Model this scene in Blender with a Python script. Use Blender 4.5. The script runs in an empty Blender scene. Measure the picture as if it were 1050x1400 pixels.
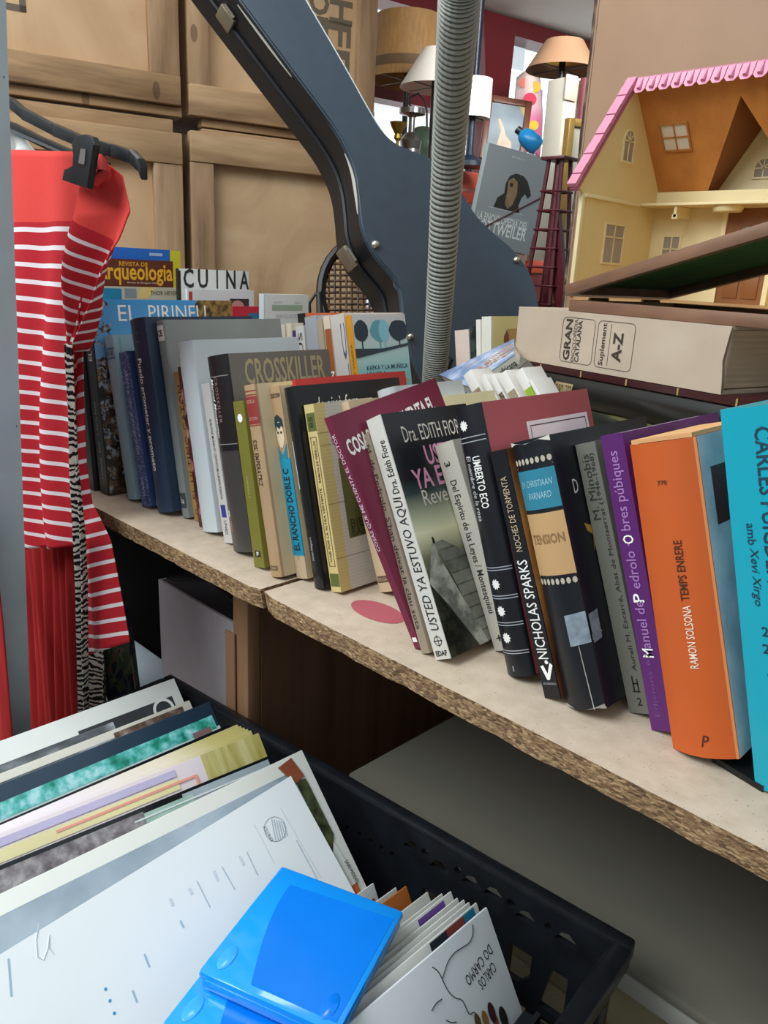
import bpy, bmesh, math, random
from mathutils import Vector, Matrix
random.seed(7)
SC = bpy.context.scene
COL = SC.collection
R = math.radians
# ---------------------------------------------------------------- camera
F, CX, CY = 1070.0, 525.0, 700.0                      # focal length and centre in pixels of a 1050x1400 frame
CAM = Vector((0.0, -0.4103, 1.1444))
RT = Vector((0.70586, 0.70680, 0.04678)); DN = Vector((0.23956, -0.17604, -0.95479)); FW = Vector((-0.66661, 0.68516, -0.29358))
cd = bpy.data.cameras.new('camera'); cam = bpy.data.objects.new('camera', cd); COL.objects.link(cam)
m3 = Matrix((RT, -DN, -FW)).transposed()
cam.matrix_world = Matrix.Translation(CAM) @ m3.to_4x4()
cd.sensor_fit = 'VERTICAL'; cd.sensor_height = 24.0; cd.lens = F / 1400.0 * 24.0
cd.clip_start = 0.02; cd.clip_end = 60
SC.camera = cam
# ---------------------------------------------------------------- light
SC.view_settings.view_transform = 'Standard'; SC.view_settings.look = 'None'
SC.view_settings.exposure = 0.0; SC.view_settings.gamma = 1.0; SC.view_settings.use_curve_mapping = False
wd = bpy.data.worlds.new('daylight'); SC.world = wd; wd.use_nodes = True
wn = wd.node_tree.nodes; wl = wd.node_tree.links
bg = wn['Background']; tc = wn.new('ShaderNodeTexCoord'); sp = wn.new('ShaderNodeSeparateXYZ'); rp = wn.new('ShaderNodeValToRGB')
wl.new(tc.outputs['Generated'], sp.inputs[0]); mr = wn.new('ShaderNodeMapRange')
mr.inputs['From Min'].default_value = -1; mr.inputs['From Max'].default_value = 1
wl.new(sp.outputs['Z'], mr.inputs['Value']); wl.new(mr.outputs[0], rp.inputs[0]); wl.new(rp.outputs[0], bg.inputs[0])
rp.color_ramp.elements[0].position = 0.40; rp.color_ramp.elements[0].color = (.10, .10, .10, 1)
rp.color_ramp.elements[1].position = 0.80; rp.color_ramp.elements[1].color = (.86, .95, 1, 1)
bg.inputs[1].default_value = 0.75

def area(name, loc, target, sx, sy, power, col):
    l = bpy.data.lights.new(name, 'AREA'); l.shape = 'RECTANGLE'; l.size = sx; l.size_y = sy; l.energy = power; l.color = col
    o = bpy.data.objects.new(name, l); COL.objects.link(o); o.location = loc
    o.rotation_euler = (Vector(target) - Vector(loc)).to_track_quat('-Z', 'Y').to_euler(); return o
area('skylight', (-1.0, -1.25, 2.35), (-.6, -.1, .7), 1.6, 1.2, 53, (.88, .96, 1))
area('overhead_light', (-.95, .25, 2.15), (-1.2, .6, 1.3), .5, .5, 6.5, (1, .97, .92))  # no fixture there: added to brighten the guitar neck and crate tops
area('back_room_fill', (-.62, 1.12, 1.86), (-1.75, 2.2, 1.6), .5, .4, 7, (1, .98, .95)).data.spread = R(80)  # added fill for the shop behind, hidden by the hardboard panel

# ---------------------------------------------------------------- pixel -> point on a real plane
def ray(x, y):
    return RT * ((x - CX) / F) + DN * ((y - CY) / F) + FW
def at(x, y, Y=None, Z=None, X=None, D=None, P=None):
    d = ray(x, y)
    if Y is not None: t = (Y - CAM.y) / d.y
    elif Z is not None: t = (Z - CAM.z) / d.z
    elif X is not None: t = (X - CAM.x) / d.x
    elif P is not None: t = (P[0] - CAM).dot(P[1]) / d.dot(P[1])
    else: t = D / d.length
    return CAM + d * t

# ---------------------------------------------------------------- objects
def empty(name, loc=(0, 0, 0), rot=(0, 0, 0), mat=None):
    o = bpy.data.objects.new(name, None); COL.objects.link(o); o.empty_display_size = .02
    if mat is not None: o.matrix_world = mat
    else: o.location = loc; o.rotation_euler = rot
    return o
def tag(o, label=None, cat=None, group=None, kind=None):
    if label: o['label'] = label
    if cat: o['category'] = cat
    if group: o['group'] = group
    if kind: o['kind'] = kind
    return o
def thing(name, label, cat, loc=(0, 0, 0), rot=(0, 0, 0), group=None, mat=None):
    return tag(empty(name, loc, rot, mat), label, cat, group)
def frame(o, x, z=None, y=None):
    """matrix with origin o, x axis along x; z or y hint"""
    x = Vector(x).normalized()
    if y is not None:
        y = Vector(y); y = (y - x * y.dot(x)).normalized(); z = x.cross(y)
    else:
        z = Vector(z); z = (z - x * z.dot(x)).normalized(); y = z.cross(x)
    m = Matrix((x, y, z)).transposed().to_4x4(); m.translation = Vector(o); return m
def link_mesh(name, me, mats, parent=None, smooth=35):
    for m in (mats if isinstance(mats, (list, tuple)) else [mats]): me.materials.append(m)
    if smooth:
        for p in me.polygons: p.use_smooth = True
        try: me.set_sharp_from_angle(angle=R(smooth))
        except Exception: pass
    o = bpy.data.objects.new(name, me); COL.objects.link(o)
    if parent is not None: o.parent = parent
    return o

class MB:
    """collects shapes, links them as one mesh object"""
    def __init__(s): s.bm = bmesh.new()
    def _add(s, vs, fs, mi=0, M=None):
        vv = [s.bm.verts.new((M @ Vector(v)) if M is not None else v) for v in vs]; out = []
        for f in fs:
            try: g = s.bm.faces.new([vv[i] for i in f]); g.material_index = mi; out.append(g)
            except ValueError: pass
        return vv, out
    def box(s, c, d, mi=0, bev=0, M=None, seg=2):
        x, y, z = c; a, b, e = d[0] / 2, d[1] / 2, d[2] / 2
        vs = [(x + i * a, y + j * b, z + k * e) for i in (-1, 1) for j in (-1, 1) for k in (-1, 1)]
        fs = [(0, 1, 3, 2), (4, 6, 7, 5), (0, 4, 5, 1), (2, 3, 7, 6), (0, 2, 6, 4), (1, 5, 7, 3)]
        vv, ff = s._add(vs, fs, mi, M)
        if bev:
            es = list({e_ for f in ff for e_ in f.edges})
            bmesh.ops.bevel(s.bm, geom=es, offset=bev, segments=seg, affect='EDGES', profile=.5)
        return s
    def box2(s, p, q, mi=0, bev=0, M=None):
        return s.box([(a + b) / 2 for a, b in zip(p, q)], [abs(b - a) for a, b in zip(p, q)], mi, bev, M)
    def prism(s, pts, off, mi=0, M=None, mi_side=None, bev=0):
        """polygon of 3D points swept by the vector off"""
        n = len(pts); off = Vector(off); P = [Vector(p) for p in pts]
        vs = P + [p + off for p in P]
        fs = [tuple(range(n)), tuple(range(2 * n - 1, n - 1, -1))]
        sd = [(i, i + n, (i + 1) % n + n, (i + 1) % n) for i in range(n)]
        vv, f1 = s._add(vs, fs + sd, mi, M)
        if mi_side is not None:
            for f in f1[2:]: f.material_index = mi_side
        if bev:
            es = list({e_ for f in f1[:2] for e_ in f.edges})
            bmesh.ops.bevel(s.bm, geom=es, offset=bev, segments=2, affect='EDGES', profile=.5)
        return s
    def tube(s, pts, r, seg=10, mi=0, closed=False, M=None, cap=True):
        P = [Vector(p) for p in pts]; n = len(P); rs = r if isinstance(r, (list, tuple)) else [r] * n
        vs = []; up = None
        for i in range(n):
            a = P[(i - 1) % n] if (closed or i > 0) else P[i]; b = P[(i + 1) % n] if (closed or i < n - 1) else P[i]
            t = (b - a).normalized()
            if up is None: up = Vector((0, 0, 1)) if abs(t.z) < .9 else Vector((1, 0, 0))
            u = t.cross(up).normalized(); w = u.cross(t).normalized(); up = w
            for k in range(seg):
                an = 2 * math.pi * k / seg; vs.append(P[i] + (u * math.cos(an) + w * math.sin(an)) * rs[i])
        fs = []
        for i in range(n if closed else n - 1):
            j = (i + 1) % n
            for k in range(seg): fs.append((i * seg + k, i * seg + (k + 1) % seg, j * seg + (k + 1) % seg, j * seg + k))
        if cap and not closed: fs += [tuple(range(seg - 1, -1, -1)), tuple(range((n - 1) * seg, n * seg))]
        s._add(vs, fs, mi, M); return s
    def lathe(s, prof, seg=32, mi=0, c=(0, 0, 0), M=None):
        n = len(prof); vs = []
        for r_, z in prof:
            for k in range(seg):
                a = 2 * math.pi * k / seg; vs.append((c[0] + r_ * math.cos(a), c[1] + r_ * math.sin(a), c[2] + z))
        fs = [(i * seg + k, i * seg + (k + 1) % seg, (i + 1) * seg + (k + 1) % seg, (i + 1) * seg + k) for i in range(n - 1) for k in range(seg)]
        s._add(vs, fs, mi, M); return s
    def grid(s, fn, nu, nv, mi=0, M=None, close_u=False):
        vs = [fn(i / nu, j / nv) for j in range(nv + 1) for i in range(nu + 1)]
        fs = [(j * (nu + 1) + i, j * (nu + 1) + i + 1, (j + 1) * (nu + 1) + i + 1, (j + 1) * (nu + 1) + i) for j in range(nv) for i in range(nu)]
        s._add(vs, fs, mi, M); return s
    def poly(s, pts, mi=0, M=None):
        s._add(pts, [tuple(range(len(pts)))], mi, M); return s
    def build(s, name, mats, parent=None, smooth=35, solid=0, recalc=True, M=None):
        if recalc: bmesh.ops.recalc_face_normals(s.bm, faces=s.bm.faces)
        me = bpy.data.meshes.new(name); s.bm.to_mesh(me); s.bm.free()
        if M is not None: me.transform(M)
        o = link_mesh(name, me, mats, parent, smooth)
        if solid:
            md = o.modifiers.new('thickness', 'SOLIDIFY'); md.thickness = solid; md.offset = 0
        return o

# ---------------------------------------------------------------- materials
def lin(h):
    h = h.lstrip('#'); c = [int(h[i:i + 2], 16) / 255 for i in (0, 2, 4)]
    return tuple((v / 12.92 if v <= .04045 else ((v + .055) / 1.055) ** 2.4) for v in c) + (1,)
class NM:
    """small node helper"""
    def __init__(s, name, rough=.5, metal=0, spec=.5):
        s.m = bpy.data.materials.new(name); s.m.use_nodes = True; s.n = s.m.node_tree.nodes; s.l = s.m.node_tree.links
        s.b = s.n['Principled BSDF']; s.b.inputs['Roughness'].default_value = rough; s.b.inputs['Metallic'].default_value = metal
        s.b.inputs['Specular IOR Level'].default_value = spec
        s.co = s.n.new('ShaderNodeTexCoord').outputs['Object']; s._xyz = None
    def put(s, i, v):
        if isinstance(v, (int, float)): i.default_value = v
        elif isinstance(v, str): i.default_value = lin(v)
        elif isinstance(v, tuple): i.default_value = v
        else: s.l.new(v, i)
    def xyz(s, k):
        if s._xyz is None:
            q = s.n.new('ShaderNodeSeparateXYZ'); s.l.new(s.co, q.inputs[0]); s._xyz = q
        return s._xyz.outputs['XYZ'.index(k)]
    def math(s, op, a, b=0, c=None):
        q = s.n.new('ShaderNodeMath'); q.operation = op; s.put(q.inputs[0], a); s.put(q.inputs[1], b)
        if c is not None: s.put(q.inputs[2], c)
        return q.outputs[0]
    def map(s, sc=(1, 1, 1), rot=(0, 0, 0), loc=(0, 0, 0)):
        q = s.n.new('ShaderNodeMapping'); s.l.new(s.co, q.inputs[0]); q.inputs['Scale'].default_value = sc
        q.inputs['Rotation'].default_value = rot; q.inputs['Location'].default_value = loc; return q.outputs[0]
    def noise(s, scale, detail=3, vec=None, rough=.55, dist=0):
        q = s.n.new('ShaderNodeTexNoise'); s.l.new(vec or s.co, q.inputs['Vector']); q.inputs['Scale'].default_value = scale
        q.inputs['Detail'].default_value = detail; q.inputs['Roughness'].default_value = rough; q.inputs['Distortion'].default_value = dist
        return q.outputs[0]
    def vor(s, scale, vec=None, feat='F1', out='Distance'):
        q = s.n.new('ShaderNodeTexVoronoi'); s.l.new(vec or s.co, q.inputs['Vector']); q.inputs['Scale'].default_value = scale; q.feature = feat
        return q.outputs[out]
    def wave(s, scale, dist=0, det=2, dscale=1, vec=None, dirn='X', kind='BANDS'):
        q = s.n.new('ShaderNodeTexWave'); s.l.new(vec or s.co, q.inputs['Vector']); q.wave_type = kind
        if kind == 'BANDS': q.bands_direction = dirn
        q.inputs['Scale'].default_value = scale; q.inputs['Distortion'].default_value = dist; q.inputs['Detail'].default_value = det
        q.inputs['Detail Scale'].default_value = dscale; return q.outputs[1]
    def ramp(s, fac, stops, interp='LINEAR'):
        q = s.n.new('ShaderNodeValToRGB'); s.put(q.inputs[0], fac); cr = q.color_ramp; cr.interpolation = interp
        while len(cr.elements) < len(stops): cr.elements.new(.5)
        for e, (p, c) in zip(cr.elements, stops): e.position = p; e.color = lin(c) if isinstance(c, str) else c
        return q.outputs[0]
    def mix(s, fac, a, b, mode='MIX'):
        q = s.n.new('ShaderNodeMix'); q.data_type = 'RGBA'; q.blend_type = mode
        s.put(q.inputs[0], fac); s.put(q.inputs[6], a); s.put(q.inputs[7], b); return q.outputs[2]
    def step(s, v, edge): return s.math('GREATER_THAN', v, edge)
    def color(s, c): s.put(s.b.inputs['Base Color'], c); return s
    def bump(s, h, st=.2, d=.001):
        q = s.n.new('ShaderNodeBump'); q.inputs['Strength'].default_value = st; q.inputs['Distance'].default_value = d
        s.l.new(h, q.inputs['Height']); s.l.new(q.outputs[0], s.b.inputs['Normal']); return s
    def done(s): return s.m
_mc = {}
def mat(hexc, rough=.5, var=.06, scale=18, metal=0, spec=.5, bump=0, name=None):
    k = (hexc, rough, var, scale, metal, spec, bump)
    if k in _mc: return _mc[k]
    n = NM(name or 'surface_' + hexc.lstrip('#'), rough, metal, spec)
    if var:
        f = n.noise(scale, 4); c = lin(hexc)
        lo = tuple(v * (1 - var) for v in c[:3]) + (1,); hi = tuple(min(1, v * (1 + var)) for v in c[:3]) + (1,)
        n.color(n.ramp(f, [(.3, lo), (.7, hi)]))
        if bump: n.bump(n.noise(scale * 12, 3), bump, .0006)
    else: n.color(hexc)
    _mc[k] = n.done(); return n.m
def ink(hexc, rough=.6): return mat(hexc, rough, 0)
def pic(name, stops, scale=30, detail=4, rough=.35, sc=(1, 1, 1), dist=0):
    n = NM(name, rough); n.color(n.ramp(n.noise(scale, detail, n.map(sc), dist=dist), stops)); return n.done()
def emit(hexc, st=1.0, name='glow'):
    n = NM(name); n.color(hexc); n.b.inputs['Emission Color'].default_value = lin(hexc); n.b.inputs['Emission Strength'].default_value = st; return n.done()

def paper_mat(name='page_edges', c='#e6dcc6', c2='#cdbf9f', sc=1400):
    n = NM(name, .85); n.color(n.mix(n.math('MULTIPLY', n.wave(sc / 6.28, 1.2, 2, 3, dirn='X'), .55), c, c2)); return n.done()
PAGES = paper_mat(); PAGES_W = paper_mat('white_page_edges', '#f1eee6', '#d9d4c8'); PAGES_OLD = paper_mat('aged_page_edges', '#dcc9a0', '#b99d6a')

# ---------------------------------------------------------------- lettering
_tc = {}
def _text(s, bold, shear, sp):
    k = (s, bold, shear, sp)
    if k not in _tc:
        cu = bpy.data.curves.new('t', 'FONT'); cu.body = s; cu.resolution_u = 2; cu.offset = bold; cu.shear = shear; cu.space_character = sp
        cu.fill_mode = 'FRONT'
        o = bpy.data.objects.new('t', cu); COL.objects.link(o); dg = bpy.context.evaluated_depsgraph_get()
        me = bpy.data.meshes.new_from_object(o.evaluated_get(dg)); bpy.data.objects.remove(o); bpy.data.curves.remove(cu)
        vs = [v.co.copy() for v in me.vertices]; fs = [tuple(p.vertices) for p in me.polygons]; bpy.data.meshes.remove(me)
        x0 = min(v.x for v in vs); x1 = max(v.x for v in vs); y0 = min(v.y for v in vs); y1 = max(v.y for v in vs)
        if bold and (y1 > 1.05 or y0 < -.4):
            _tc[k] = _text(s, 0, shear, sp); return _tc[k]
        _tc[k] = ([((v.x - x0) / (x1 - x0), (v.y - y0) / (y1 - y0)) for v in vs], fs)
    return _tc[k]
def write(parent, s, fn, rot, uc, vc, L, Hh, m, bold=0, shear=0, name='lettering', sp=1.0):
    """letters of total length L and height Hh, centred at (uc,vc) of the face map fn(u,v)"""
    vs, fs = _text(s, bold, shear, sp); out = []
    for a, b in vs:
        a = (a - .5) * L; b = (b - .5) * Hh
        if rot == 'h': u, v = uc + a, vc + b
        elif rot == 'up': u, v = uc - b, vc + a
        elif rot == 'down': u, v = uc + b, vc - a
        else:
            c_, s_ = math.cos(R(rot)), math.sin(R(rot)); u, v = uc + a * c_ - b * s_, vc + a * s_ + b * c_
        out.append(fn(u, v))
    me = bpy.data.meshes.new(name); me.from_pydata(out, [], fs); me.update()
    return link_mesh(name, me, m, parent, smooth=0)

# ---------------------------------------------------------------- books
class Book:
    def __init__(b, label, X, Y, h, lean, t, w, cov, spn=None, frt=None, bulge=0.0, hard=True, pages=None, yaw=0, pitch=0, z=.85,
                 name='book', cat='book', group=None, root=None, c=None):
        b.t, b.w, b.h, b.bulge = t, w, h, bulge; b.c = c or (.0022 if hard else .0007); m = .003 if hard else .0004
        if root is None:
            Mx = Matrix.Translation((X, Y, z)) @ Matrix.Rotation(R(yaw), 4, 'Z') @ Matrix.Rotation(R(lean), 4, 'Y') @ Matrix.Rotation(R(pitch), 4, 'X')
            root = thing(name, label, cat, mat=Mx, group=group)
        b.root = root
        N = 8 if bulge else 2; r0 = .0018 if hard else .0008
        out = [(0, w, 0), (0, r0 + bulge, 1)]; pts = [(0.0, w), (0.0, r0)]
        for i in range(N + 1):
            u = r0 * .5 + (t - r0) * i / N; pts.append((u, b.sy(u)))
        pts += [(t, r0), (t, w)]
        c_ = b.c; n = len(pts); inn = []
        for i, (x, y) in enumerate(pts):
            xi = min(max(x, c_), t - c_); yi = y if i in (0, n - 1) else max(y, b.sy(x)) + c_ if i not in (1, n - 2) else r0 + c_
            inn.append((xi, yi))
        vs = []; fs = []; mi = []
        for z0 in (0, h):
            vs += [(x, y, z0) for x, y in pts] + [(x, y, z0) for x, y in inn]
        k = 2 * n
        for i in range(n - 1):
            mm = 2 if i == n - 2 else (0 if i == 0 else 1)
            fs += [(i, i + 1, k + i + 1, k + i), (n + i, k + n + i, k + n + i + 1, n + i + 1), (i, n + i, n + i + 1, i + 1), (k + i, k + i + 1, k + n + i + 1, k + n + i)]
            mi += [mm, 0, mm, mm]
        fs += [(0, k, k + n, n), (n - 1, 2 * n - 1, k + 2 * n - 1, k + n - 1)]; mi += [0, 2]
        me = bpy.data.meshes.new('cover'); me.from_pydata(vs, [], fs); me.update()
        bm = bmesh.new(); bm.from_mesh(me); bmesh.ops.recalc_face_normals(bm, faces=bm.faces); bm.to_mesh(me); bm.free()
        for p, i in zip(me.polygons, mi): p.material_index = i
        b.cover = link_mesh('cover', me, [cov, spn or cov, frt or cov], root)
        pb = MB().box2((c_, c_ * 2 + r0, m), (t - c_, w - (.003 if hard else .0006), h - m)); b.pages = pb.build('pages', pages or (PAGES if hard else PAGES_W), root, smooth=0)
    def sy(b, u):
        if not b.bulge: return 0.0
        q = (u - b.t / 2) / (b.t / 2); return -b.bulge * (1 - q * q)
    def S(b, e=.0003): return lambda u, v: (u, b.sy(min(max(u, 0), b.t)) - e, v)
    def Cv(b, e=.0003): return lambda u, v: (b.t + e, u, v)
    def sp(b, s, rot, u, v, L, Hh, m, bold=.0, shear=0, name='spine_lettering', spc=1.0):
        """spine lettering; u, Hh are shares of the thickness (shares of the height for 'h'), v, L shares of the height"""
        if rot == 'h': return write(b.root, s, b.S(), rot, u * b.t, v * b.h, L * b.t, Hh * b.h, m, bold, shear, name, spc)
        return write(b.root, s, b.S(), rot, u * b.t, v * b.h, L * b.h, Hh * b.t, m, bold, shear, name, spc)
    def cv(b, s, u, v, L, Hh, m, bold=0, rot='h', shear=0, name='cover_lettering'):
        """front cover lettering in metres from the spine edge (u) and share of the height (v)"""
        return write(b.root, s, b.Cv(), rot, u, v * b.h, L, Hh, m, bold, shear, name)
    def sband(b, u0, u1, v0, v1, m, name='spine_label', e=.00015, N=8):
        fn = b.S(e); g = MB().grid(lambda p, q: fn((u0 + (u1 - u0) * p) * b.t, (v0 + (v1 - v0) * q) * b.h), N if b.bulge else 1, 1)
        return g.build(name, m, b.root, recalc=False)
    def spoly(b, pts, m, name='spine_emblem', e=.0003):
        fn = b.S(e); return MB().poly([fn(u * b.t, v * b.h) for u, v in pts]).build(name, m, b.root, recalc=False)
    def crect(b, u0, u1, v0, v1, m, name='cover_label', e=.00015):
        return MB().poly([(b.t + e, u0, v0 * b.h), (b.t + e, u1, v0 * b.h), (b.t + e, u1, v1 * b.h), (b.t + e, u0, v1 * b.h)]).build(name, m, b.root, recalc=False, smooth=0)
    def cpoly(b, pts, m, name='cover_picture', e=.0002):
        return MB().poly([(b.t + e, u, v * b.h) for u, v in pts]).build(name, m, b.root, recalc=False, smooth=0)
def ring(fn, u, v, r0, r1, n=20, sq=1.0):
    vs = []; fs = []
    for i in range(n):
        a = 2 * math.pi * i / n
        vs += [fn(u + r0 * math.cos(a) * sq, v + r0 * math.sin(a)), fn(u + r1 * math.cos(a) * sq, v + r1 * math.sin(a))]
    for i in range(n): j = (i + 1) % n; fs.append((2 * i, 2 * i + 1, 2 * j + 1, 2 * j))
    return vs, fs
def add_ring(parent, fn, u, v, r0, r1, m, name='printed_ring', n=20, sq=1.0):
    vs, fs = ring(fn, u, v, r0, r1, n, sq); me = bpy.data.meshes.new(name); me.from_pydata(vs, [], fs); me.update()
    return link_mesh(name, me, m, parent, smooth=0)
def star(fn, u, v, r, n=12, k=.55):
    return [fn(u + (r if i % 2 == 0 else r * k) * math.cos(math.pi * i / n), v + (r if i % 2 == 0 else r * k) * math.sin(math.pi * i / n)) for i in range(2 * n)]
def polyfn(parent, fn, polys, m, name):
    g = MB()
    for p in polys: g.poly([fn(u, v) for u, v in p])
    return g.build(name, m, parent, recalc=False, smooth=0)
def rect(u0, u1, v0, v1): return [(u0, v0), (u1, v0), (u1, v1), (u0, v1)]
def blob(cu, cv, ru, rv, n=16, wob=.08, seed=0):
    rr = random.Random(seed)
    return [(cu + ru * math.cos(2 * math.pi * i / n) * (1 + rr.uniform(-wob, wob)), cv + rv * math.sin(2 * math.pi * i / n) * (1 + rr.uniform(-wob, wob))) for i in range(n)]
# ================================================================= setting
ZT = .85
fl = NM('concrete_floor', .8); fl.color(fl.ramp(fl.noise(3, 5), [(.3, '#8d8a86'), (.7, '#a7a39d')]))
tag(MB().box2((-5, -2.5, -.05), (2.5, 5, 0)).build('floor', fl.done(), smooth=0), kind='structure')
# chipboard boards
bt = NM('chipboard_top', .75); g1 = bt.noise(60, 5); sp_ = bt.noise(420, 2)
bt.color(bt.mix(bt.step(sp_, .69), bt.ramp(g1, [(.3, '#b29f8a'), (.7, '#c4b29d')]), '#8f7f70')).bump(bt.noise(300, 3), .12, .0005); BT = bt.done()
be = NM('chipboard_edge', .9); mp = be.map((1, 1, 2.0))
v1 = be.vor(240, mp, out='Color'); bw = be.n.new('ShaderNodeRGBToBW'); be.l.new(v1, bw.inputs[0])
be.color(be.mix(.22, be.ramp(bw.outputs[0], [(.1, '#5a3e28'), (.4, '#8f6b48'), (.65, '#b08c62'), (.95, '#cfab7e')]), be.ramp(be.noise(260, 5, mp), [(.3, '#4a3422'), (.7, '#b4946c')])))
be.bump(be.noise(230, 4, mp), .9, .003); BE = be.done()
def board(label, x0, x1, y0, y1):
    g = MB(); n = 60; T = .021
    def jit(i): return random.uniform(-.0012, .0012)
    top = []; bot = []
    for i in range(n + 1):
        x = x0 + (x1 - x0) * i / n; e = (.004 if i in (0, n) else 0)
        top.append((x, y0 + e + jit(i) * .3, ZT)); bot.append((x, y0 + .004 + e + jit(i), ZT - T))
    g.poly(top + [(x1, y1, ZT), (x0, y1, ZT)], 0)
    g.poly([(x0, y1, ZT - T), (x1, y1, ZT - T)] + bot[::-1], 0)
    for i in range(n): g.poly([bot[i], bot[i + 1], top[i + 1], top[i]], 1)
    g.poly([bot[n], (x1, y1, ZT - T), (x1, y1, ZT), top[n]], 1); g.poly([(x0, y1, ZT - T), bot[0], top[0], (x0, y1, ZT)], 1)
    g.poly([(x1, y1, ZT - T), (x0, y1, ZT - T), (x0, y1, ZT), (x1, y1, ZT)], 1)
    return tag(g.build('chipboard_shelf', [BT, BE], smooth=0), label, 'shelf')
board('far chipboard shelf board under the books left of the seam', -1.36, -.562, 0, .60)
b2 = board('near chipboard shelf board under the orange and teal books', -.5555, .55, 0, 1.02)
st = NM('red_stain', .7); st.color('#a8505a')
polyfn(b2, lambda u, v: (u, v, ZT + .0003), [[(-.455 + .030 * math.cos(a / 12 * math.pi), .055 + .017 * math.sin(a / 12 * math.pi)) for a in range(24)]], st.done(), 'red_stain')['label'] = 'round faded red stain on the board'

# wooden shipping crates forming the wall on the left
CW0 = at(255, 250, D=1.92); CWU = Vector((.277, .961, 0)).normalized(); CWN = Vector((.961, -.277, 0)).normalized()
def onw(x, y): return at(x, y, P=(CW0, CWN))
def wu(x, y): return (onw(x, y) - CW0).dot(CWU)
def wz(x, y): return onw(x, y).z
def wood(name, stops, scale=9, stretch=(1, 1, .12), rough=.7, seed=0, grain=55):
    n = NM(name, rough); mp = n.map(stretch, loc=(seed, seed * 1.7, seed * .6))
    f = n.math('ADD', n.math('MULTIPLY', n.noise(scale, 5, mp, dist=.6), .7), n.math('MULTIPLY', n.noise(grain, 3, mp), .3))
    kn = n.math('LESS_THAN', n.vor(7, n.map((1, 1, .45), loc=(seed, 0, seed))), .055)
    n.color(n.mix(n.math('MULTIPLY', kn, .6), n.ramp(f, stops), '#4c321c')).bump(n.noise(grain * 3, 3, mp), .35, .0012); return n.done()
WS = [(.34, '#765a3e'), (.5, '#a5845f'), (.68, '#c2a27c')]
WOODH = wood('crate_batten_wood', WS, 9, (.15, 1, 1)); WOODV = wood('crate_post_wood', [(.34, '#6c523a'), (.5, '#9a7b5b'), (.68, '#b79774')], 9, (1, 1, .15), seed=3)
ply = NM('crate_plywood', .65); mp = ply.map((1, 1, .3)); ply.color(ply.ramp(ply.noise(5, 5, mp, dist=1.2), [(.3, '#b28e68'), (.5, '#c4a27c'), (.7, '#d0b08a')])); PLY = ply.done()
plg = NM('crate_plywood_stained', .65); mp = plg.map((1, 1, .5)); f = plg.noise(3.5, 5, mp, dist=1.5)
plg.color(plg.ramp(f, [(.34, '#9c7a56'), (.47, '#c2a07a'), (.58, '#d2b48c'), (.72, '#b4926c')])); PLG = plg.done()
def crate(label, u0, u1, z0, z1, pw, hb_top, hb_bot, panel, extra=None, depth=.5, skid=None):
    """front face in the wall plane: u along the wall, z up, y into the crate"""
    Mx = frame(CW0.copy(), CWU, z=(0, 0, 1)); Mx.translation = Vector((CW0.x, CW0.y, 0)) + CWU * u0
    t = thing('wooden_crate', label, 'crate', mat=Mx); W = u1 - u0; T = .022
    MB().box2((.004, T, z0 + .004), (W - .004, depth, z1 - .004)).build('panel_body', panel, t, smooth=0)
    for a, b in ((0, pw), (W - pw, W)):
        MB().box2((a, 0, z0 + hb_bot), (b, T, z1 - hb_top), bev=.002).build('corner_post', WOODV, t)
    MB().box2((0, -.003, z1 - hb_top), (W, T, z1), bev=.002).build('batten', WOODH, t)
    MB().box2((0, -.003, z0), (W, T, z0 + hb_bot), bev=.002).build('batten', WOODH, t)
    for (a, b, c, d) in (skid or []): MB().box2((a, .012, c), (b, .05, d), bev=.002).build('skid_block', WOODH, t)
    return t, W
ug = wu(252, 200)                    # gap between the two stacks
uL0 = ug - .72; uL1 = wu(249, 200); uR0 = wu(261, 230); uR1 = wu(514, 90)
zl = wz(250, 162); zu = wz(250, 145)
crate('lower left wooden crate with plain plywood panel behind the hangers', uL0, uL1, 0, wz(249, 183), .062, .062, .07, PLY)
t, W = crate('upper left wooden crate with dark corner mark above the hangers', uL0, uL1, wz(251, 145) , wz(251, 145) + .95, .062, .06, .056, PLY,
             skid=[(0, .72, wz(249, 162) + .004, wz(249, 146)), (0, .70, wz(249, 183) + .001, wz(249, 164))])
# printed corner mark high on the panel
o0 = wu(38, 14) - uL0; z0 = wz(38, 14)
polyfn(t, lambda u, v: (u, .0215, v), [rect(o0 - .08, o0, z0, z0 + .012), rect(o0 - .012, o0, z0, z0 + .05)], ink('#5f5142'), 'printed_mark')
crate('lower right wooden crate with stained panel behind the guitar case', uR0, uR1, 0, wz(262, 178), .052, .062, .07, PLG,
      skid=[(.03, uR1 - uR0 - .02, wz(262, 178) + .001, wz(262, 172))])
t, W = crate('upper right wooden crate with stencilled letters behind the guitar neck', uR0, uR1, wz(268, 158), wz(268, 158) + .9, .046, .06, .062, PLY,
             skid=[(.03, uR1 - uR0 - .02, wz(262, 171) + .002, wz(265, 158) - .001)])
stn = ink('#6b5f4c')
for s, px, py, hh, ll in (('H', 472, 14, .058, .05), ('F', 470, 44, .058, .05), ('F', 468, 82, .058, .05), ('O', 442, 0, .05, .05), ('I', 446, 37, .03, .05)):
    write(t, s, lambda u, v: (u, .0215, v), 'down', wu(px, py) - uR0, wz(px, py), ll, hh, stn, .03, name='stencil_letter')

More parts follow.
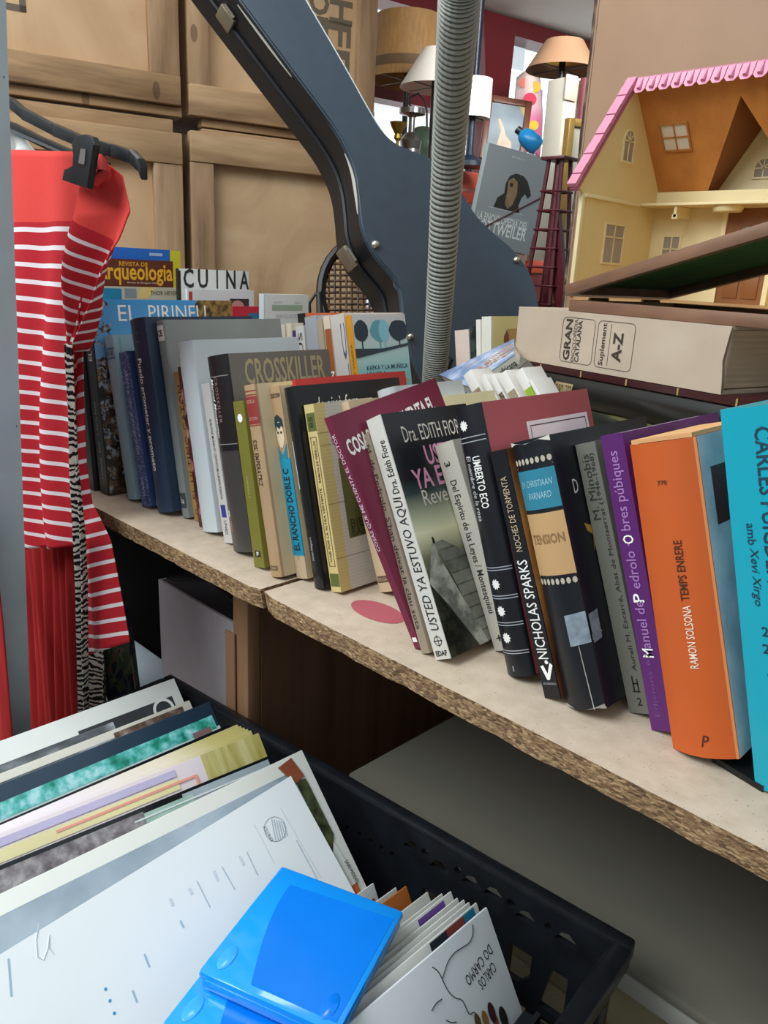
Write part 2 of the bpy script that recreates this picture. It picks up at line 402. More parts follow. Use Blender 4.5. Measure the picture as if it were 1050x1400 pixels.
# back shop front: dark red frame with bright frosted panes, parallel to the crates
BW0 = at(600, 100, D=3.3); BWU = Vector((.1835, .983, 0)).normalized(); BWN = Vector((.983, -.1835, 0)).normalized()
def onb(x, y, off=0): return at(x, y, P=(BW0 + BWN * off, BWN))
BM = frame(Vector((BW0.x, BW0.y, 0)), BWU, z=(0, 0, 1))
def bu(x, y): return (onb(x, y) - BW0).dot(BWU)
def bz(x, y): return onb(x, y).z
RED = mat('#5c161d', .4, .12, 6); ORG = mat('#c4553a', .4, .08, 8)
wb = empty('wall_back', mat=BM); tag(wb, kind='structure')
bq = lambda x, y: (onb(x, y, .10) - BW0).dot(BWU)
zb = bz(690, 52); zm0 = bz(560, 146); zm1 = bz(560, 118)
MB().box2((-1.6, -.05, zb), (2.6, .05, zb + .055)).build('head_beam', RED, wb, smooth=0)
MB().box2((-1.6, -.04, zm0), (bu(655, 120), .04, zm1)).build('middle_beam', RED, wb, smooth=0)
MB().box2((-1.6, -.04, 0), (2.6, .04, .9)).build('lower_panel', mat('#6b2a2c', .5), wb, smooth=0)
MB().prism([(bq(662, 24), -.10, zb), (bq(706, 30), -.10, zb), (bq(696, 130), -.10, bz(690, 130)), (bq(694, 130), -.10, .9), (bq(664, 130), -.10, .9), (bq(663, 130), -.10, bz(680, 130))], (0, .045, 0)).build('tapered_post', RED, wb, smooth=0)
MB().box2((-1.6, .06, .9), (2.6, .07, zb)).build('window_pane', emit('#eaf4f8', .95, 'frosted_daylight_pane'), wb, smooth=0)
# view through the clear part of the pane: buildings outside
blg = NM('street_outside', .6); vv = blg.wave(2.2, 0, 0, dirn='Z')
blg.color(blg.ramp(vv, [(.0, '#8fa0ab'), (.45, '#98a9b3'), (.5, '#c86a52'), (.62, '#c86a52'), (.66, '#7f8d97'), (1, '#93a3ad')], 'CONSTANT'))
blg.l.new(blg.b.inputs['Base Color'].links[0].from_socket, blg.b.inputs['Emission Color']); blg.b.inputs['Emission Strength'].default_value = .55
MB().box2((bu(640, 60), .05, bz(650, 108)), (bu(664, 60), .058, zb)).build('window_view', blg.done(), wb, smooth=0)
MB().box2((bu(708, 60), .05, bz(720, 92)), (bu(731, 60), .058, zb)).build('window_view', emit('#b3c0c6', .7, 'grey_building_outside'), wb, smooth=0)
MB().box2((bu(738, 150), .05, .9), (bu(752, 150), .058, bz(745, 118))).build('window_view', emit('#9fb0ba', .6, 'grey_street_outside'), wb, smooth=0)
cm = NM('grey_canopy', .8); cm.color(cm.ramp(cm.noise(1.5, 3), [(.3, '#b5aea6'), (.7, '#c5beb6')]))
cl = MB().box2((-1.6, -1.25, zb + .06), (2.6, .06, zb + .12)); cl.build('ceiling', cm.done(), None, smooth=0, M=BM)['kind'] = 'structure'
tr = MB().box2((-1.6, -1.32, zb + .04), (2.6, -1.2505, zb + .14)); tr.build('trim_1', ORG, None, smooth=0, M=BM)['kind'] = 'structure'

# supports under the shelf, and added panels that keep it dark
dw = NM('dark_stained_panel', .55); mp = dw.map((1, 1, .06)); dw.color(dw.ramp(dw.noise(30, 4, mp), [(.3, '#5c4130'), (.7, '#7d5a40')])); DW = dw.done()
RAW = wood('raw_split_plank', [(.3, '#6a4a33'), (.5, '#8b6647'), (.72, '#a37c5a')], 10, (1, 1, .12), seed=8)
px0 = at(318, 840, Y=.087).x; px1 = at(339, 850, Y=.087).x
t = thing('wooden_divider', 'brown upright wooden divider with raw front edge carrying the shelf seam', 'divider', (px0, 0, 0))
MB().box2((0.004, .107, 0), (px1 - px0, .555, ZT - .0215)).build('side_panel', DW, t, smooth=0)
MB().box2((0, .087, 0), (px1 - px0 - .001, .1065, ZT - .0215), bev=.002).build('front_post', RAW, t)
MB().box2((-.012, .083, 0), (.008, .0865, at(310, 862, Y=.083).z), bev=.002).build('split_lath', RAW, t)
MB().box2((-1.36, .56, 0), (px0 - .002, .60, ZT - .0215)).build('back_panel', mat('#2a2320', .8), None, smooth=0)  # added board closes off light; dark colour stands in for shade under the shelf
bp = bpy.data.objects['back_panel']; tag(bp, 'added dark back board keeping the space under the far shelf in shade', 'board')
DKP = mat('#1f1a17', .8)  # for panels added at the ends; shade below the shelf put into this colour
tag(MB().box2((.50, .05, 0), (.53, 1.0, ZT - .0215)).build('added_end_panel', DKP, None, smooth=0), 'added dark end panel carrying the near shelf board and shading below it', 'panel')
tag(MB().box2((-1.36, .03, 0), (-1.335, .555, ZT - .0215)).build('added_end_panel', DKP, None, smooth=0), 'added dark end panel carrying the far shelf board, shading below it behind the dresses', 'panel')
tag(MB().box2((px1 + .03, .985, 0), (.497, 1.0, ZT - .0215)).build('back_panel', mat('#2a2320', .8), None, smooth=0), 'added dark back board keeping the space under the near shelf in shade', 'board')  # added behind the near shelf to keep light out below it
# pale carton under the far shelf
yb = .14
p0 = at(221, 905, Y=yb); p1 = at(221, 785, Y=yb)
cb = mat('#e6dce2', .8, .04, 30)
t = thing('cardboard_box', 'pale lilac grey cardboard box under the far shelf', 'box', (p0.x, yb, 0))
wbx = px0 - .016 - p0.x; hb = p1.z - .012
g = MB().box2((0, 0, 0), (wbx, .004, hb)).box2((0, .356, 0), (wbx, .36, hb)).box2((0, .004, 0), (.004, .356, hb)).box2((wbx - .004, .004, 0), (wbx, .356, hb)).box2((.004, .004, 0), (wbx - .004, .356, .004))
g.build('carton_wall', cb, t, smooth=0)
fb = MB()
fb.grid(lambda a, b: (.006 + (wbx - .012) * a, .01 + .3 * b, hb - .01 + .03 * math.sin(3 * a + 5 * b) * (1 - (2 * a - 1) ** 2) + .012), 14, 10)
fb.build('shaded_inside_sheet', mat('#1c1c1f', .6, .2), t, solid=.002)  # dark sheet stands in for the shaded inside of the open carton
# white floor-level board behind the crate
wy = at(205, 888, Z=.45).y
tag(MB().box2((-1.33, .15, 0), (p0.x - .03, wy, .45), bev=.006).build('plastic_box', mat('#c9d6dc', .4), None), 'pale white plastic box standing low under the shelf beside the camouflage trousers', 'box')
# big grey storage box under the near shelf, tan below its lid
zl_ = .55; q0 = at(475, 1057, Z=zl_); xr = .46
gl = mat('#716d62', .55, .06, 10); tanp = mat('#8a7f62', .6, .06, 20)
t = thing('storage_box', 'large grey lidded box with tan ribbed sides under the near shelf', 'box', (q0.x, q0.y, 0))
g = MB().box2((0, 0, zl_ - .012), (xr - q0.x, .74, zl_), bev=.004); g.build('lid', gl, t)
g = MB().box2((.02, .02, 0), (xr - q0.x - .02, .72, zl_ - .0125))
g.build('body', tanp, t, smooth=0)
for i in range(5):
    MB().box2((.02, .012, .40 - .085 * i), (xr - q0.x - .02, .0195, .45 - .085 * i), bev=.003).build('rib', tanp, t)
MB().box2((.02, .004, .512), (xr - q0.x - .02, .0195, .5365), bev=.004).build('rim', mat('#a8a69c', .5), t)
# ================================================================= front row of books
G1 = 'books standing in the front row'
BLK = '#16161a'
W_ = ink('#e9e6df'); WH = ink('#f4f2ee'); DK = ink('#1b1a1c'); GOLD = ink('#b79a62')
def leaf(name, stops, sc=60): return pic(name, stops, sc, 5)
B = Book('thin black book at the far left end, partly behind the striped dress', -.979, .031, .205, -4.2, .017, .15, mat('#141518', .4), hard=True, group=G1)
B.sp('SERIE DE ARTE', 'up', .45, .55, .34, .22, ink('#8d8a80'), 0)
# El Pirineu
fo = NM('pirineu_cover_photo', .3); z = fo.xyz('Z'); y = fo.xyz('Y')
fol = fo.ramp(fo.noise(75, 6), [(.32, '#17120e'), (.47, '#3d2c1b'), (.56, '#6e5636'), (.66, '#b39a6a')])
sky = fo.ramp(z, [(.1, '#8fc1e4'), (.24, '#3f97d6')]); zz = fo.math('ADD', z, fo.math('MULTIPLY', fo.noise(55, 5), .05))
near = fo.math('MULTIPLY', fo.step(fo.noise(110, 5), .52), fo.math('LESS_THAN', fo.math('ADD', y, fo.math('MULTIPLY', fo.noise(30, 3), .02)), .034))
far = fo.math('MULTIPLY', fo.step(fo.math('ADD', y, fo.math('MULTIPLY', fo.noise(40, 4), .06)), .183), 1)
c = fo.mix(fo.step(zz, .19), fol, sky); c = fo.mix(near, c, fo.ramp(fo.noise(200, 3), [(.4, '#22262c'), (.6, '#a8b4bc')])); c = fo.mix(far, c, fo.ramp(fo.noise(120, 4), [(.35, '#3b2c16'), (.6, '#a17f45')]))
fo.color(c)
B = Book('tall black-spined book with sky blue cover lettered EL PIRINEU', -.954, .035, .244, -5.7, .024, .208, mat('#15161a', .35), frt=fo.done(), group=G1)
B.sp('EL PIRINEU', 'up', .55, .83, .27, .38, W_, .0); B.sp('J. Carlis Boixó', 'up', .5, .40, .18, .22, ink('#bdb9ae')); B.sp('Fontanet · Font', 'up', .5, .18, .2, .22, ink('#bdb9ae'))
B.cv('EL', .050, .932, .026, .0195, WH); B.cv('PIRINEU', .122, .932, .086, .0195, WH)
# light blue
LB = mat('#8fb4c0', .55, .05)
B = Book('pale blue cloth book between the mountain cover and the dark blue patterned one', -.906, .049, .204, -11.6, .024, .145, LB, bulge=.003, group=G1)
B.sband(.05, .95, .86, .875, ink('#5b7f8f')); B.sband(.05, .95, .915, .93, ink('#5b7f8f'))
for i in range(3): B.sband(.12 + .28 * i, .30 + .28 * i, .88, .91, ink('#54707c'), 'spine_emblem')
B.crect(.006, .009, 0.01, .99, mat('#7ba0ad', .6), 'hinge_groove')
# grey book with a C, behind
B = Book('light grey book with a C in a square, peeking above the blue patterned book', -.877, .085, .225, -12.2, .0165, .14, mat('#b9bcc2', .5), group=G1)
B.sband(.1, .9, .88, .985, mat('#9a9da3', .5)); B.sp('C', 'h', .5, .935, .38, .038, WH, .02); add_ring(B.root, B.S(), .5 * B.t, .935 * B.h, .0055, .0062, WH, 'spine_emblem')
# blue pattern
bl = NM('blue_pattern_spine', .4); f = bl.wave(40, 14, 3, 3, kind='RINGS'); bl.color(bl.mix(bl.math('MULTIPLY', bl.step(f, .72), .55), bl.ramp(bl.noise(25, 3), [(.3, '#1c2f63'), (.7, '#2f4f8f')]), '#7f9ac6'))
B = Book('dark blue book with pale scribbled pattern on its spine', -.866, .047, .189, -12.7, .022, .13, mat('#22386e', .45), spn=bl.done(), hard=False, group=G1)
B.sp('Atlas de geografía', 'down', .5, .62, .55, .42, ink('#c9d6ea'), -.01, .3); B.sp('LIBROS', 'down', .5, .13, .12, .25, ink('#c9d6ea'))
# navy
B = Book('thick navy book lettered Puedo prometer y prometo', -.838, .053, .229, -12.0, .036, .15, mat('#24364d', .38, .1), bulge=.006, group=G1)
B.sp('Puedo prometer y prometo', 'down', .5, .51, .58, .30, WH, .012); B.sp('Fernando', 'h', .42, .93, .5, .018, ink('#5d6d82')); B.sp('Ónega', 'h', .5, .885, .4, .018, ink('#5d6d82'))
B.sp('Memoria de Adolfo Suárez', 'down', .2, .66, .33, .13, ink('#93a0b2')); B.sband(.05, .22, .03, .07, ink('#dfe3e6'))
# grey CE
B = Book('tall grey book with a CE badge at the top of its spine', -.7995, .064, .231, -11.4, .0165, .168, mat('#8d928f', .5), spn=mat('#7d8583', .5), bulge=.002, group=G1)
B.sband(.08, .92, .90, .975, ink('#dfe2dc')); B.sp('CE', 'h', .5, .937, .62, .032, DK, .03); B.sband(.1, .9, .05, .13, ink('#3d4543')); B.sp('1a', 'h', .5, .09, .4, .03, W_)
# Caton
B = Book('narrow tan book lettered EL ULTIMO CATON', -.780, .068, .175, -12.2, .018, .13, mat('#a5824a', .5, .14), spn=mat('#a5824a', .55, .16, 25), hard=False, group=G1)
B.sp('EL ULTIMO CATON', 'up', .5, .53, .76, .5, ink('#4d3a1e'), 0, spc=1.15); B.sp('D', 'h', .5, .06, .35, .04, ink('#5e4827'))
# photo book
B = Book('dark book with a red and pink photo spine beside the white one', -.757, .060, .184, -11.8, .010, .12, pic('portrait_photo_cover', [(.35, '#1a1214'), (.5, '#5a1c22'), (.6, '#c98a86'), (.7, '#33262a')], 32), hard=False, group=G1)
# white
B = Book('wide white hardback with a blank spine', -.741, .055, .212, -11.9, .032, .146, mat('#c9d1d4', .4, .03), bulge=.003, pages=PAGES_W, group=G1)
B.sp('A', 'h', .12, .95, .1, .02, ink('#8e959b'))
B = Book('slim off-white paperback with a small blue flag on its spine', -.692, .051, .174, -13.4, .0165, .115, mat('#c9c4bf', .5, .03), hard=False, group=G1)
B.sp('EUROPAE MUNDI ET CIVITATUM IURISPRUDENTIA', 'down', .5, .53, .5, .26, ink('#55504e'), .004); B.sband(.2, .75, .165, .245, ink('#2f3a86'), 'flag'); B.sp('UNED', 'down', .5, .10, .09, .3, ink('#4a4a55'))
# Crosskiller
ck = NM('crosskiller_spine', .35); z = ck.xyz('Z'); ck.color(ck.ramp(ck.math('DIVIDE', z, .205), [(0, '#46413e'), (.52, '#3d3836'), (.525, '#141012'), (.545, '#141012'), (.56, '#1f1719'), (1, '#1d1517')], 'LINEAR'))
B = Book('brown and black hardback lettered CROSSKILLER on its grey cover', -.667, .046, .205, -12.4, .036, .136, mat('#6a635c', .35, .06), spn=ck.done(), bulge=.005, group=G1)
B.sp('CROSSKILLER', 'down', .48, .78, .23, .15, ink('#9a6f6a'), 0, spc=1.1); B.sp('Marcel Montecino', 'down', .22, .74, .30, .20, WH, .008, .3)
B.sband(.06, .97, .895, .899, ink('#8a8581'), 'spine_rule'); B.sband(.06, .97, .555, .559, ink('#8a8581'), 'spine_rule'); B.sband(.06, .3, .1, .16, ink('#8c6a4c'), 'spine_emblem'); B.sband(.06, .2, .18, .215, ink('#d8d4cf'), 'spine_emblem')
B.cv('CROSSKILLER', .073, .905, .108, .027, mat('#a89a76', .45, 0), .018)
# olive
B = Book('slim olive green paperback with a round white badge on its spine', -.613, .034, .168, -12.2, .0185, .11, mat('#76702a', .45), hard=False, group=G1)
add_ring(B.root, B.S(), .5 * B.t, .90 * B.h, 0.0, .0042, WH, 'spine_emblem', sq=1); B.sp('Gramàtica 5', 'down', .45, .49, .13, .2, ink('#b9b46a')); B.sband(.25, .75, .065, .105, ink('#2a2418'), 'spine_emblem'); B.sp('F', 'h', .5, .085, .2, .025, W_, .03)
B = Book('thin white booklet squeezed beside the olive paperback', -.5905, .052, .126, -12.8, .003, .1, mat('#dedbd4', .6), hard=False, name='booklet', group=G1)
# Sissi
B = Book('worn tan book with a red label lettered SISSI EMPERATRIZ', -.583, .033, .188, -13.8, .019, .125, mat('#cdb993', .6, .08), spn=mat('#ab8c68', .6, .1), bulge=.003, pages=PAGES_OLD, group=G1)
B.sband(0.02, .98, .80, .94, mat('#8e2f2c', .5, .1)); B.sp('MAZO DE LA', 'h', .5, .915, .7, .018, ink('#d0a08a')); B.sp('COLECCIÓN', 'h', .5, .83, .75, .02, ink('#d0a08a'))
for v in (.965, .945, .79): B.sband(.02, .98, v, v + .006, ink('#8e2f2c'), 'spine_rule')
B.sp('SISSI EMPERATRIZ', 'down', .45, .60, .24, .36, ink('#2e2118'), .015); B.sband(.05, .8, .035, .06, ink('#6a5138')); B.sp('HISTORIA', 'h', .42, .0475, .6, .013, ink('#bca585'))
# Rancho
rs = NM('rancho_spine', .5); z = rs.math('DIVIDE', rs.xyz('Z'), .188); w0 = rs.noise(120, 3)
rs.color(rs.ramp(rs.math('ADD', z, rs.math('MULTIPLY', w0, .012)), [(0, '#b7a084'), (.125, '#b7a084'), (.13, '#0e7f9c'), (.64, '#158aa6'), (.645, '#ab8c68'), (1, '#b08e6c')], 'LINEAR'))
B = Book('worn paperback with turquoise spine lettered EL RANCHO DOBLE C', -.563, .049, .188, -14.5, .0175, .125, mat('#c6b48c', .6, .1), spn=rs.done(), bulge=.001, hard=False, pages=PAGES_OLD, group=G1)
B.sp('EL RANCHO DOBLE C', 'up', .5, .365, .43, .52, ink('#10222b'), .02); B.sp('COLECCION', 'h', .5, .955, .85, .022, ink('#33251b'), .02)
B.spoly([(x / B.t, y / B.h) for x, y in blob(.5 * B.t, .755 * B.h, .0056, .0125, 20, .03)], ink('#d9c3a4'), 'portrait_face', .0003)
B.spoly([(.14, .80), (.2, .845), (.5, .86), (.82, .835), (.86, .79), (.7, .80), (.5, .785), (.3, .80), (.22, .77)], ink('#15313a'), 'portrait_hair', .0005)
B.spoly([(.12, .70), (.3, .675), (.5, .65), (.72, .68), (.9, .71), (.85, .63), (.15, .63)], ink('#1a7f96'), 'portrait_collar', .0004)
for u in (.36, .64): B.spoly([(u - .07, .762), (u + .07, .762), (u + .07, .772), (u - .07, .772)], ink('#2a2420'), 'portrait_eye', .0006)
B.sband(.42, .58, .10, .12, ink('#b08a3a'), 'spine_emblem')
# red book then black
B = Book('thin bright red book between the cowboy paperback and the glossy black one', -.5395, .062, .198, -15.2, .0055, .152, mat('#b5322c', .45), hard=False, group=G1)
B = Book('glossy black book lettered in small white type by the cream library volume', -.533, .047, .192, -15.4, .0155, .14, mat('#191a1c', .22, .2), bulge=.002, group=G1)
B.sp('Salvat Alfaguara', 'up', .5, .2, .12, .22, ink('#b9bcbc'), 0, .2); B.cv('de això fora', .05, .90, .055, .014, W_, 0, shear=.2); B.sband(.05, .16, .5, .74, ink('#cfd2d2'), 'spine_rule')
# cream Biblioteca basica
cr = NM('cream_cloth_cover', .6); yy = cr.xyz('Y'); ln = cr.wave(95, 1.5, 2, 2, dirn='Z')
cr.color(cr.mix(cr.math('MULTIPLY', ln, .18), cr.mix(cr.step(yy, .013), '#cdb876', '#c5c0b4'), '#9a8a58')); CRM = cr.done()
B = Book('cream library volume with a green square, leaning beside the maroon book', -.5155, .053, .178, -15.1, .0145, .075, mat('#c8b478', .6), spn=mat('#cbb679', .6), frt=CRM, hard=False, pages=PAGES_OLD, group=G1)
GR = mat('#5b6330', .55)
B.sband(.12, .96, .86, .955, GR); B.sp('85', 'up', .5, .907, .06, .4, ink('#2e3418'), .02); B.sband(.1, .96, .03, .10, GR)
bx = B.S(); o = polyfn(B.root, bx, [rect(.2 * B.t, .25 * B.t, .14 * B.h, .83 * B.h), rect(.75 * B.t, .8 * B.t, .14 * B.h, .83 * B.h), rect(.2 * B.t, .8 * B.t, .14 * B.h, .143 * B.h), rect(.2 * B.t, .8 * B.t, .827 * B.h, .83 * B.h)], ink('#6a4a2a'), 'spine_rule')
B.sp('VIAJE POR LA ALTRA VERTIENTE', 'up', .5, .36, .40, .26, ink('#4a3420'), .01); B.sp('RAMON DE PERELLÓS', 'up', .5, .70, .22, .26, ink('#4a3420'), .01)
for v in (.18, .47, .78, .845): B.crect(0, .075, v, v + .002, ink('#8a7a50'), 'cover_rule')
B.crect(.020, .07, .27, .70, GR, 'cover_label'); B.cv('BIBLI', .037, .345, .026, .0085, ink('#2e3418'), .01); B.cv('BASIC', .037, .30, .026, .0085, ink('#2e3418'), .01)
B.cv('B', .020, .80, .006, .007, ink('#5b5a50')); add_ring(B.root, B.Cv(), .020, .80 * B.h, .0052, .0058, ink('#5b5a50'), 'cover_emblem', n=4)
# tan novel between cream and maroon
B = Book('small tan paperback with a brown label at its foot, left of the maroon book', -.485, .088, .184, -22.5, .018, .11, mat('#c3a988', .6, .08), hard=False, bulge=.001, pages=PAGES_OLD, group=G1)
B.sband(.1, .9, .05, .085, ink('#5e4634')); B.sp('BRUGA', 'h', .5, .067, .65, .018, ink('#c0a68a'))
# two pale rounded volumes glimpsed behind
B = Book('rounded pale grey volume glimpsed above the maroon book', -.462, .125, .197, -22.5, .024, .1, mat('#b9bcba', .5), bulge=.007, group=G1)
B = Book('cream paper-covered book standing behind the maroon one', -.432, .140, .192, -24, .012, .12, mat('#e2d3a6', .6), hard=False, group=G1)
# maroon
B = Book('leaning maroon book lettered COSAS QUE ME CUENTA EL DOCTOR', -.383, .0275, .201, -24.6, .0075, .145, mat('#741f3c', .35, .06), hard=False, pitch=8.5, yaw=3.4, group=G1)
B.sp('COSAS QUE ME CUENTA EL DOCTOR', 'up', .5, .68, .5, .55, ink('#d8bcc6'), .01)
B.cv('COSAS QUE ME CUENTA EL', .067, .872, .124, .0165, WH, .03, rot=4); B.cv('HISTORIAS', .075, .59, .04, .006, ink('#e2ccd4'), 0); B.sband(.2, .8, .03, .05, WH, 'spine_emblem')
# Pedrolo
B = Book('narrow grey-tan book lettered M. de Pedrolo behind the white spine', -.3735, .0255, .184, -26.2, .0096, .12, mat('#968673', .55), hard=False, pages=PAGES_OLD, group=G1)
B.sp('M. de Pedrolo. S’han deixat la clau sota', 'down', .5, .53, .84, .52, ink('#3f3629'), 0)
# Usted
us = NM('night_cover_print', .3); z = us.math('DIVIDE', us.xyz('Z'), .2)
us.color(us.ramp(z, [(0, '#2a2c25'), (.28, '#3a3c33'), (.40, '#6b6a52'), (.50, '#d8d3ac'), (.56, '#a9ac8f'), (.66, '#33403e'), (.72, '#17181b'), (1, '#1d1d22')]))
B = Book('white-spined paperback lettered USTED YA ESTUVO AQUI with a stone path cover', -.359, .026, .200, -27.0, .0175, .107, mat('#cfcac0', .5, .03), spn=mat('#cdc8be', .5, .04), frt=us.done(), hard=False, group=G1)
B.sp('USTED YA ESTUVO AQUI', 'up', .58, .393, .55, .62, DK, .012, .18); B.sp('Dra. Edith Fiore', 'up', .6, .79, .22, .42, DK, .004, .12)
add_ring(B.root, B.S(), .5 * B.t, .075 * B.h, .0034, .0040, DK, 'spine_emblem'); B.sband(.48, .52, .05, .10, DK, 'spine_emblem'); B.sband(.22, .78, .073, .077, DK, 'spine_emblem'); B.sp('EDAF', 'h', .5, .025, .7, .022, DK, .03)
stn_ = NM('cobble_print', .4); v = stn_.n.new('ShaderNodeTexBrick'); stn_.l.new(stn_.map((1, 1, 1), (R(90), 0, R(90))), v.inputs[0]); v.inputs['Scale'].default_value = 48; v.inputs['Color1'].default_value = lin('#8e8d80'); v.inputs['Color2'].default_value = lin('#5f6156'); v.inputs['Mortar'].default_value = lin('#2b2d28'); v.inputs['Mortar Size'].default_value = .03
stn_.color(stn_.mix(.3, v.outputs[0], stn_.ramp(stn_.noise(80, 4), [(.35, '#3f4139'), (.65, '#a3a394')])))
B.cpoly([(.045, .0), (.107, .0), (.107, .20), (.028, .455), (.019, .45)], stn_.done(), 'cover_path', .00025)
B.cpoly([(.0, .0), (.036, .0), (.0, .30)], pic('dark_bank_print', [(.35, '#14150f'), (.6, '#3d3f30')], 80), 'cover_bank', .0003)
B.cpoly([(.0, .30), (.012, .215), (.036, .0), (.047, .0), (.0185, .40), (.0195, .45), (.014, .45)], pic('pale_stone_print', [(.4, '#71736a'), (.6, '#bdbcae')], 70), 'cover_kerb', .0004)
B.cpoly([(.016, .45), (.0165, .475), (.0175, .478), (.0185, .47), (.019, .45)], DK, 'cover_figure', .0005)
B.cv('Dra. EDITH FIORE', .056, .905, .076, .0135, ink('#d8cfc2'), 0); B.cv('USTED', .060, .805, .046, .017, ink('#d68fb0'), .02); B.cv('YA ESTUVO', .060, .715, .09, .017, ink('#d68fb0'), .02); B.cv('Revelaciones', .06, .635, .08, .013, ink('#d8cfc2'), 0); B.cv('LA', .062, .06, .014, .008, ink('#cfc9b8'))
# Leyes
B = Book('cream paperback lettered Del Espiritu de las Leyes / Montesquieu', -.338, .076, .176, -27.0, .021, .11, mat('#b9b2a4', .55, .06), hard=False, bulge=.002, group=G1)
B.sp('Del Espiritu de las Leyes / Montesquieu', 'down', .45, .50, .64, .42, ink('#2a2827'), .006); B.sp('3', 'down', .45, .90, .025, .3, DK, .01); B.sp('+', 'h', .5, .06, .3, .03, DK, .01)
# Eco
B = Book('black hardback with white sun emblems lettered UMBERTO ECO', -.308, .053, .209, -20.5, .026, .15, mat('#15161c', .35), frt=mat('#a24a50', .45, .1, 12), bulge=.006, group=G1)
fn = B.S(.0004)
for v in (.93, .345, .245, .145): polyfn(B.root, lambda a, b_: fn(a, b_), [[(.42 * B.t + (.0044 if i % 2 == 0 else .003) * math.cos(math.pi * i / 10), v * B.h + (.0044 if i % 2 == 0 else .003) * math.sin(math.pi * i / 10)) for i in range(20)]], W_, 'spine_emblem')
for v in (.885, .868, .405, .395, .30, .29, .20, .19, .095, .085): B.sband(.02, .98, v, v + .0035, ink('#9ea0a6'), 'spine_rule')
B.sp('UMBERTO ECO', 'down', .62, .72, .19, .24, W_, .015); B.sp('El nombre de la rosa', 'down', .34, .70, .24, .19, ink('#c9c8c8'), .0, .1); B.sp('1', 'h', .45, .03, .05, .02, ink('#8a8b92'))
B.crect(.052, .142, .60, .905, ink('#e3d2d6'), 'cover_label'); fc = B.Cv(.0003)
polyfn(B.root, fc, [rect(.056, .138, .885 * B.h, .889 * B.h), rect(.056, .0568, .62 * B.h, .885 * B.h), rect(.1372, .138, .62 * B.h, .885 * B.h)], ink('#3b2d33'), 'label_border')
# Sparks
B = Book('black paperback lettered NICHOLAS SPARKS with a warm brown cover photo', -.268, .044, .185, -22.0, .0145, .11, mat('#15151a', .35), frt=pic('warm_portrait_print', [(.3, '#241512'), (.45, '#6b4026'), (.6, '#b57b3f'), (.75, '#2a1a18')], 20, sc=(1, 1, .4)), hard=False, group=G1)
B.sp('NICHOLAS SPARKS', 'up', .5, .36, .40, .62, W_, .006); B.sp('NOCHES DE TORMENTA', 'up', .5, .745, .30, .38, ink('#c2a888'), .0)
B.spoly([(.2, .13), (.38, .135), (.55, .10), (.8, .145), (.95, .135), (.6, .075), (.45, .075)], WH); B.spoly([(x / B.t, y / B.h) for x, y in blob(.62 * B.t, .147 * B.h, .0015, .0015, 12, 0)], WH); B.sp('ROCABOLSILLO', 'h', .55, .06, .75, .008, ink('#b9b9b9'))
# Tension
B = Book('thick worn black hardback with blue and tan labels lettered TENSION', -.251, .048, .194, -21.4, .033, .138, mat('#14171d', .35, .15), bulge=.006, group=G1)
B.sband(.03, .97, .745, .89, mat('#2f7f96', .4, .06)); B.sband(.03, .97, .50, .73, mat('#c39a6b', .45, .05))
B.sp('Dr. CHRISTIAAN', 'h', .5, .84, .78, .024, ink('#9cc3cf'), 0, .2); B.sp('BARNARD', 'h', .55, .795, .55, .024, ink('#9cc3cf'), 0, .2); B.sp('TENSION', 'h', .5, .635, .8, .036, mat('#8f6c46', .4, 0), .03)
fn = B.S(.0003)
for vb, sgn in ((.915, 1), (.485, -1)):
    polyfn(B.root, fn, [[((.08 + .12 * i + .045 * math.cos(a)) * B.t, (vb + sgn * .008 + .012 * math.sin(a)) * B.h) for a in [k * math.pi / 4 for k in range(8)]] for i in range(8)] + [rect(.04 * B.t, .96 * B.t, (vb - sgn * .014) * B.h, (vb - sgn * .0125) * B.h)], ink('#b9b09c'), 'spine_ornament')
B.cv('D', .018, .80, .006, .010, W_); B.cpoly([(.019, .66), (.027, .645), (.03, .60), (.025, .55), (.027, .61), (.021, .63)], ink('#c29a35'), 'cover_ornament')
B.cpoly([(.0, .27), (.01, .285), (.013, .265), (.004, .262), (0, .25)], ink('#d6d0c2'), 'torn_spot')
tp = NM('yellowed_sticky_tape', .25); tp.color(tp.ramp(tp.noise(90, 4), [(.35, '#6f7d88'), (.65, '#97a3ab')]))
fs_ = B.S(.0006); MB().grid(lambda p, q: fs_((.55 + .43 * p) * B.t, (.235 + .115 * q + .01 * p) * B.h), 6, 1).build('sticky_tape', tp.done(), B.root, recalc=False)['label'] = 'piece of clear tape across the spine edge'
B.cpoly([(.0, .24), (.011, .245), (.012, .35), (0, .345)], tp.m, 'sticky_tape', .0006)
for p in ([(.72, .235), (.735, .235), (.78, .0), (.76, .0)], [(.0, .0), (.3, .0), (.05, .012)], [(.6, .0), (1, .0), (.97, .018), (.8, .008)], [(.0, .985), (.2, .992), (.5, .985), (.8, .993), (1, .98), (1, 1), (0, 1)]):
    B.spoly(p, ink('#a9a49a'), 'worn_edge', .0005)
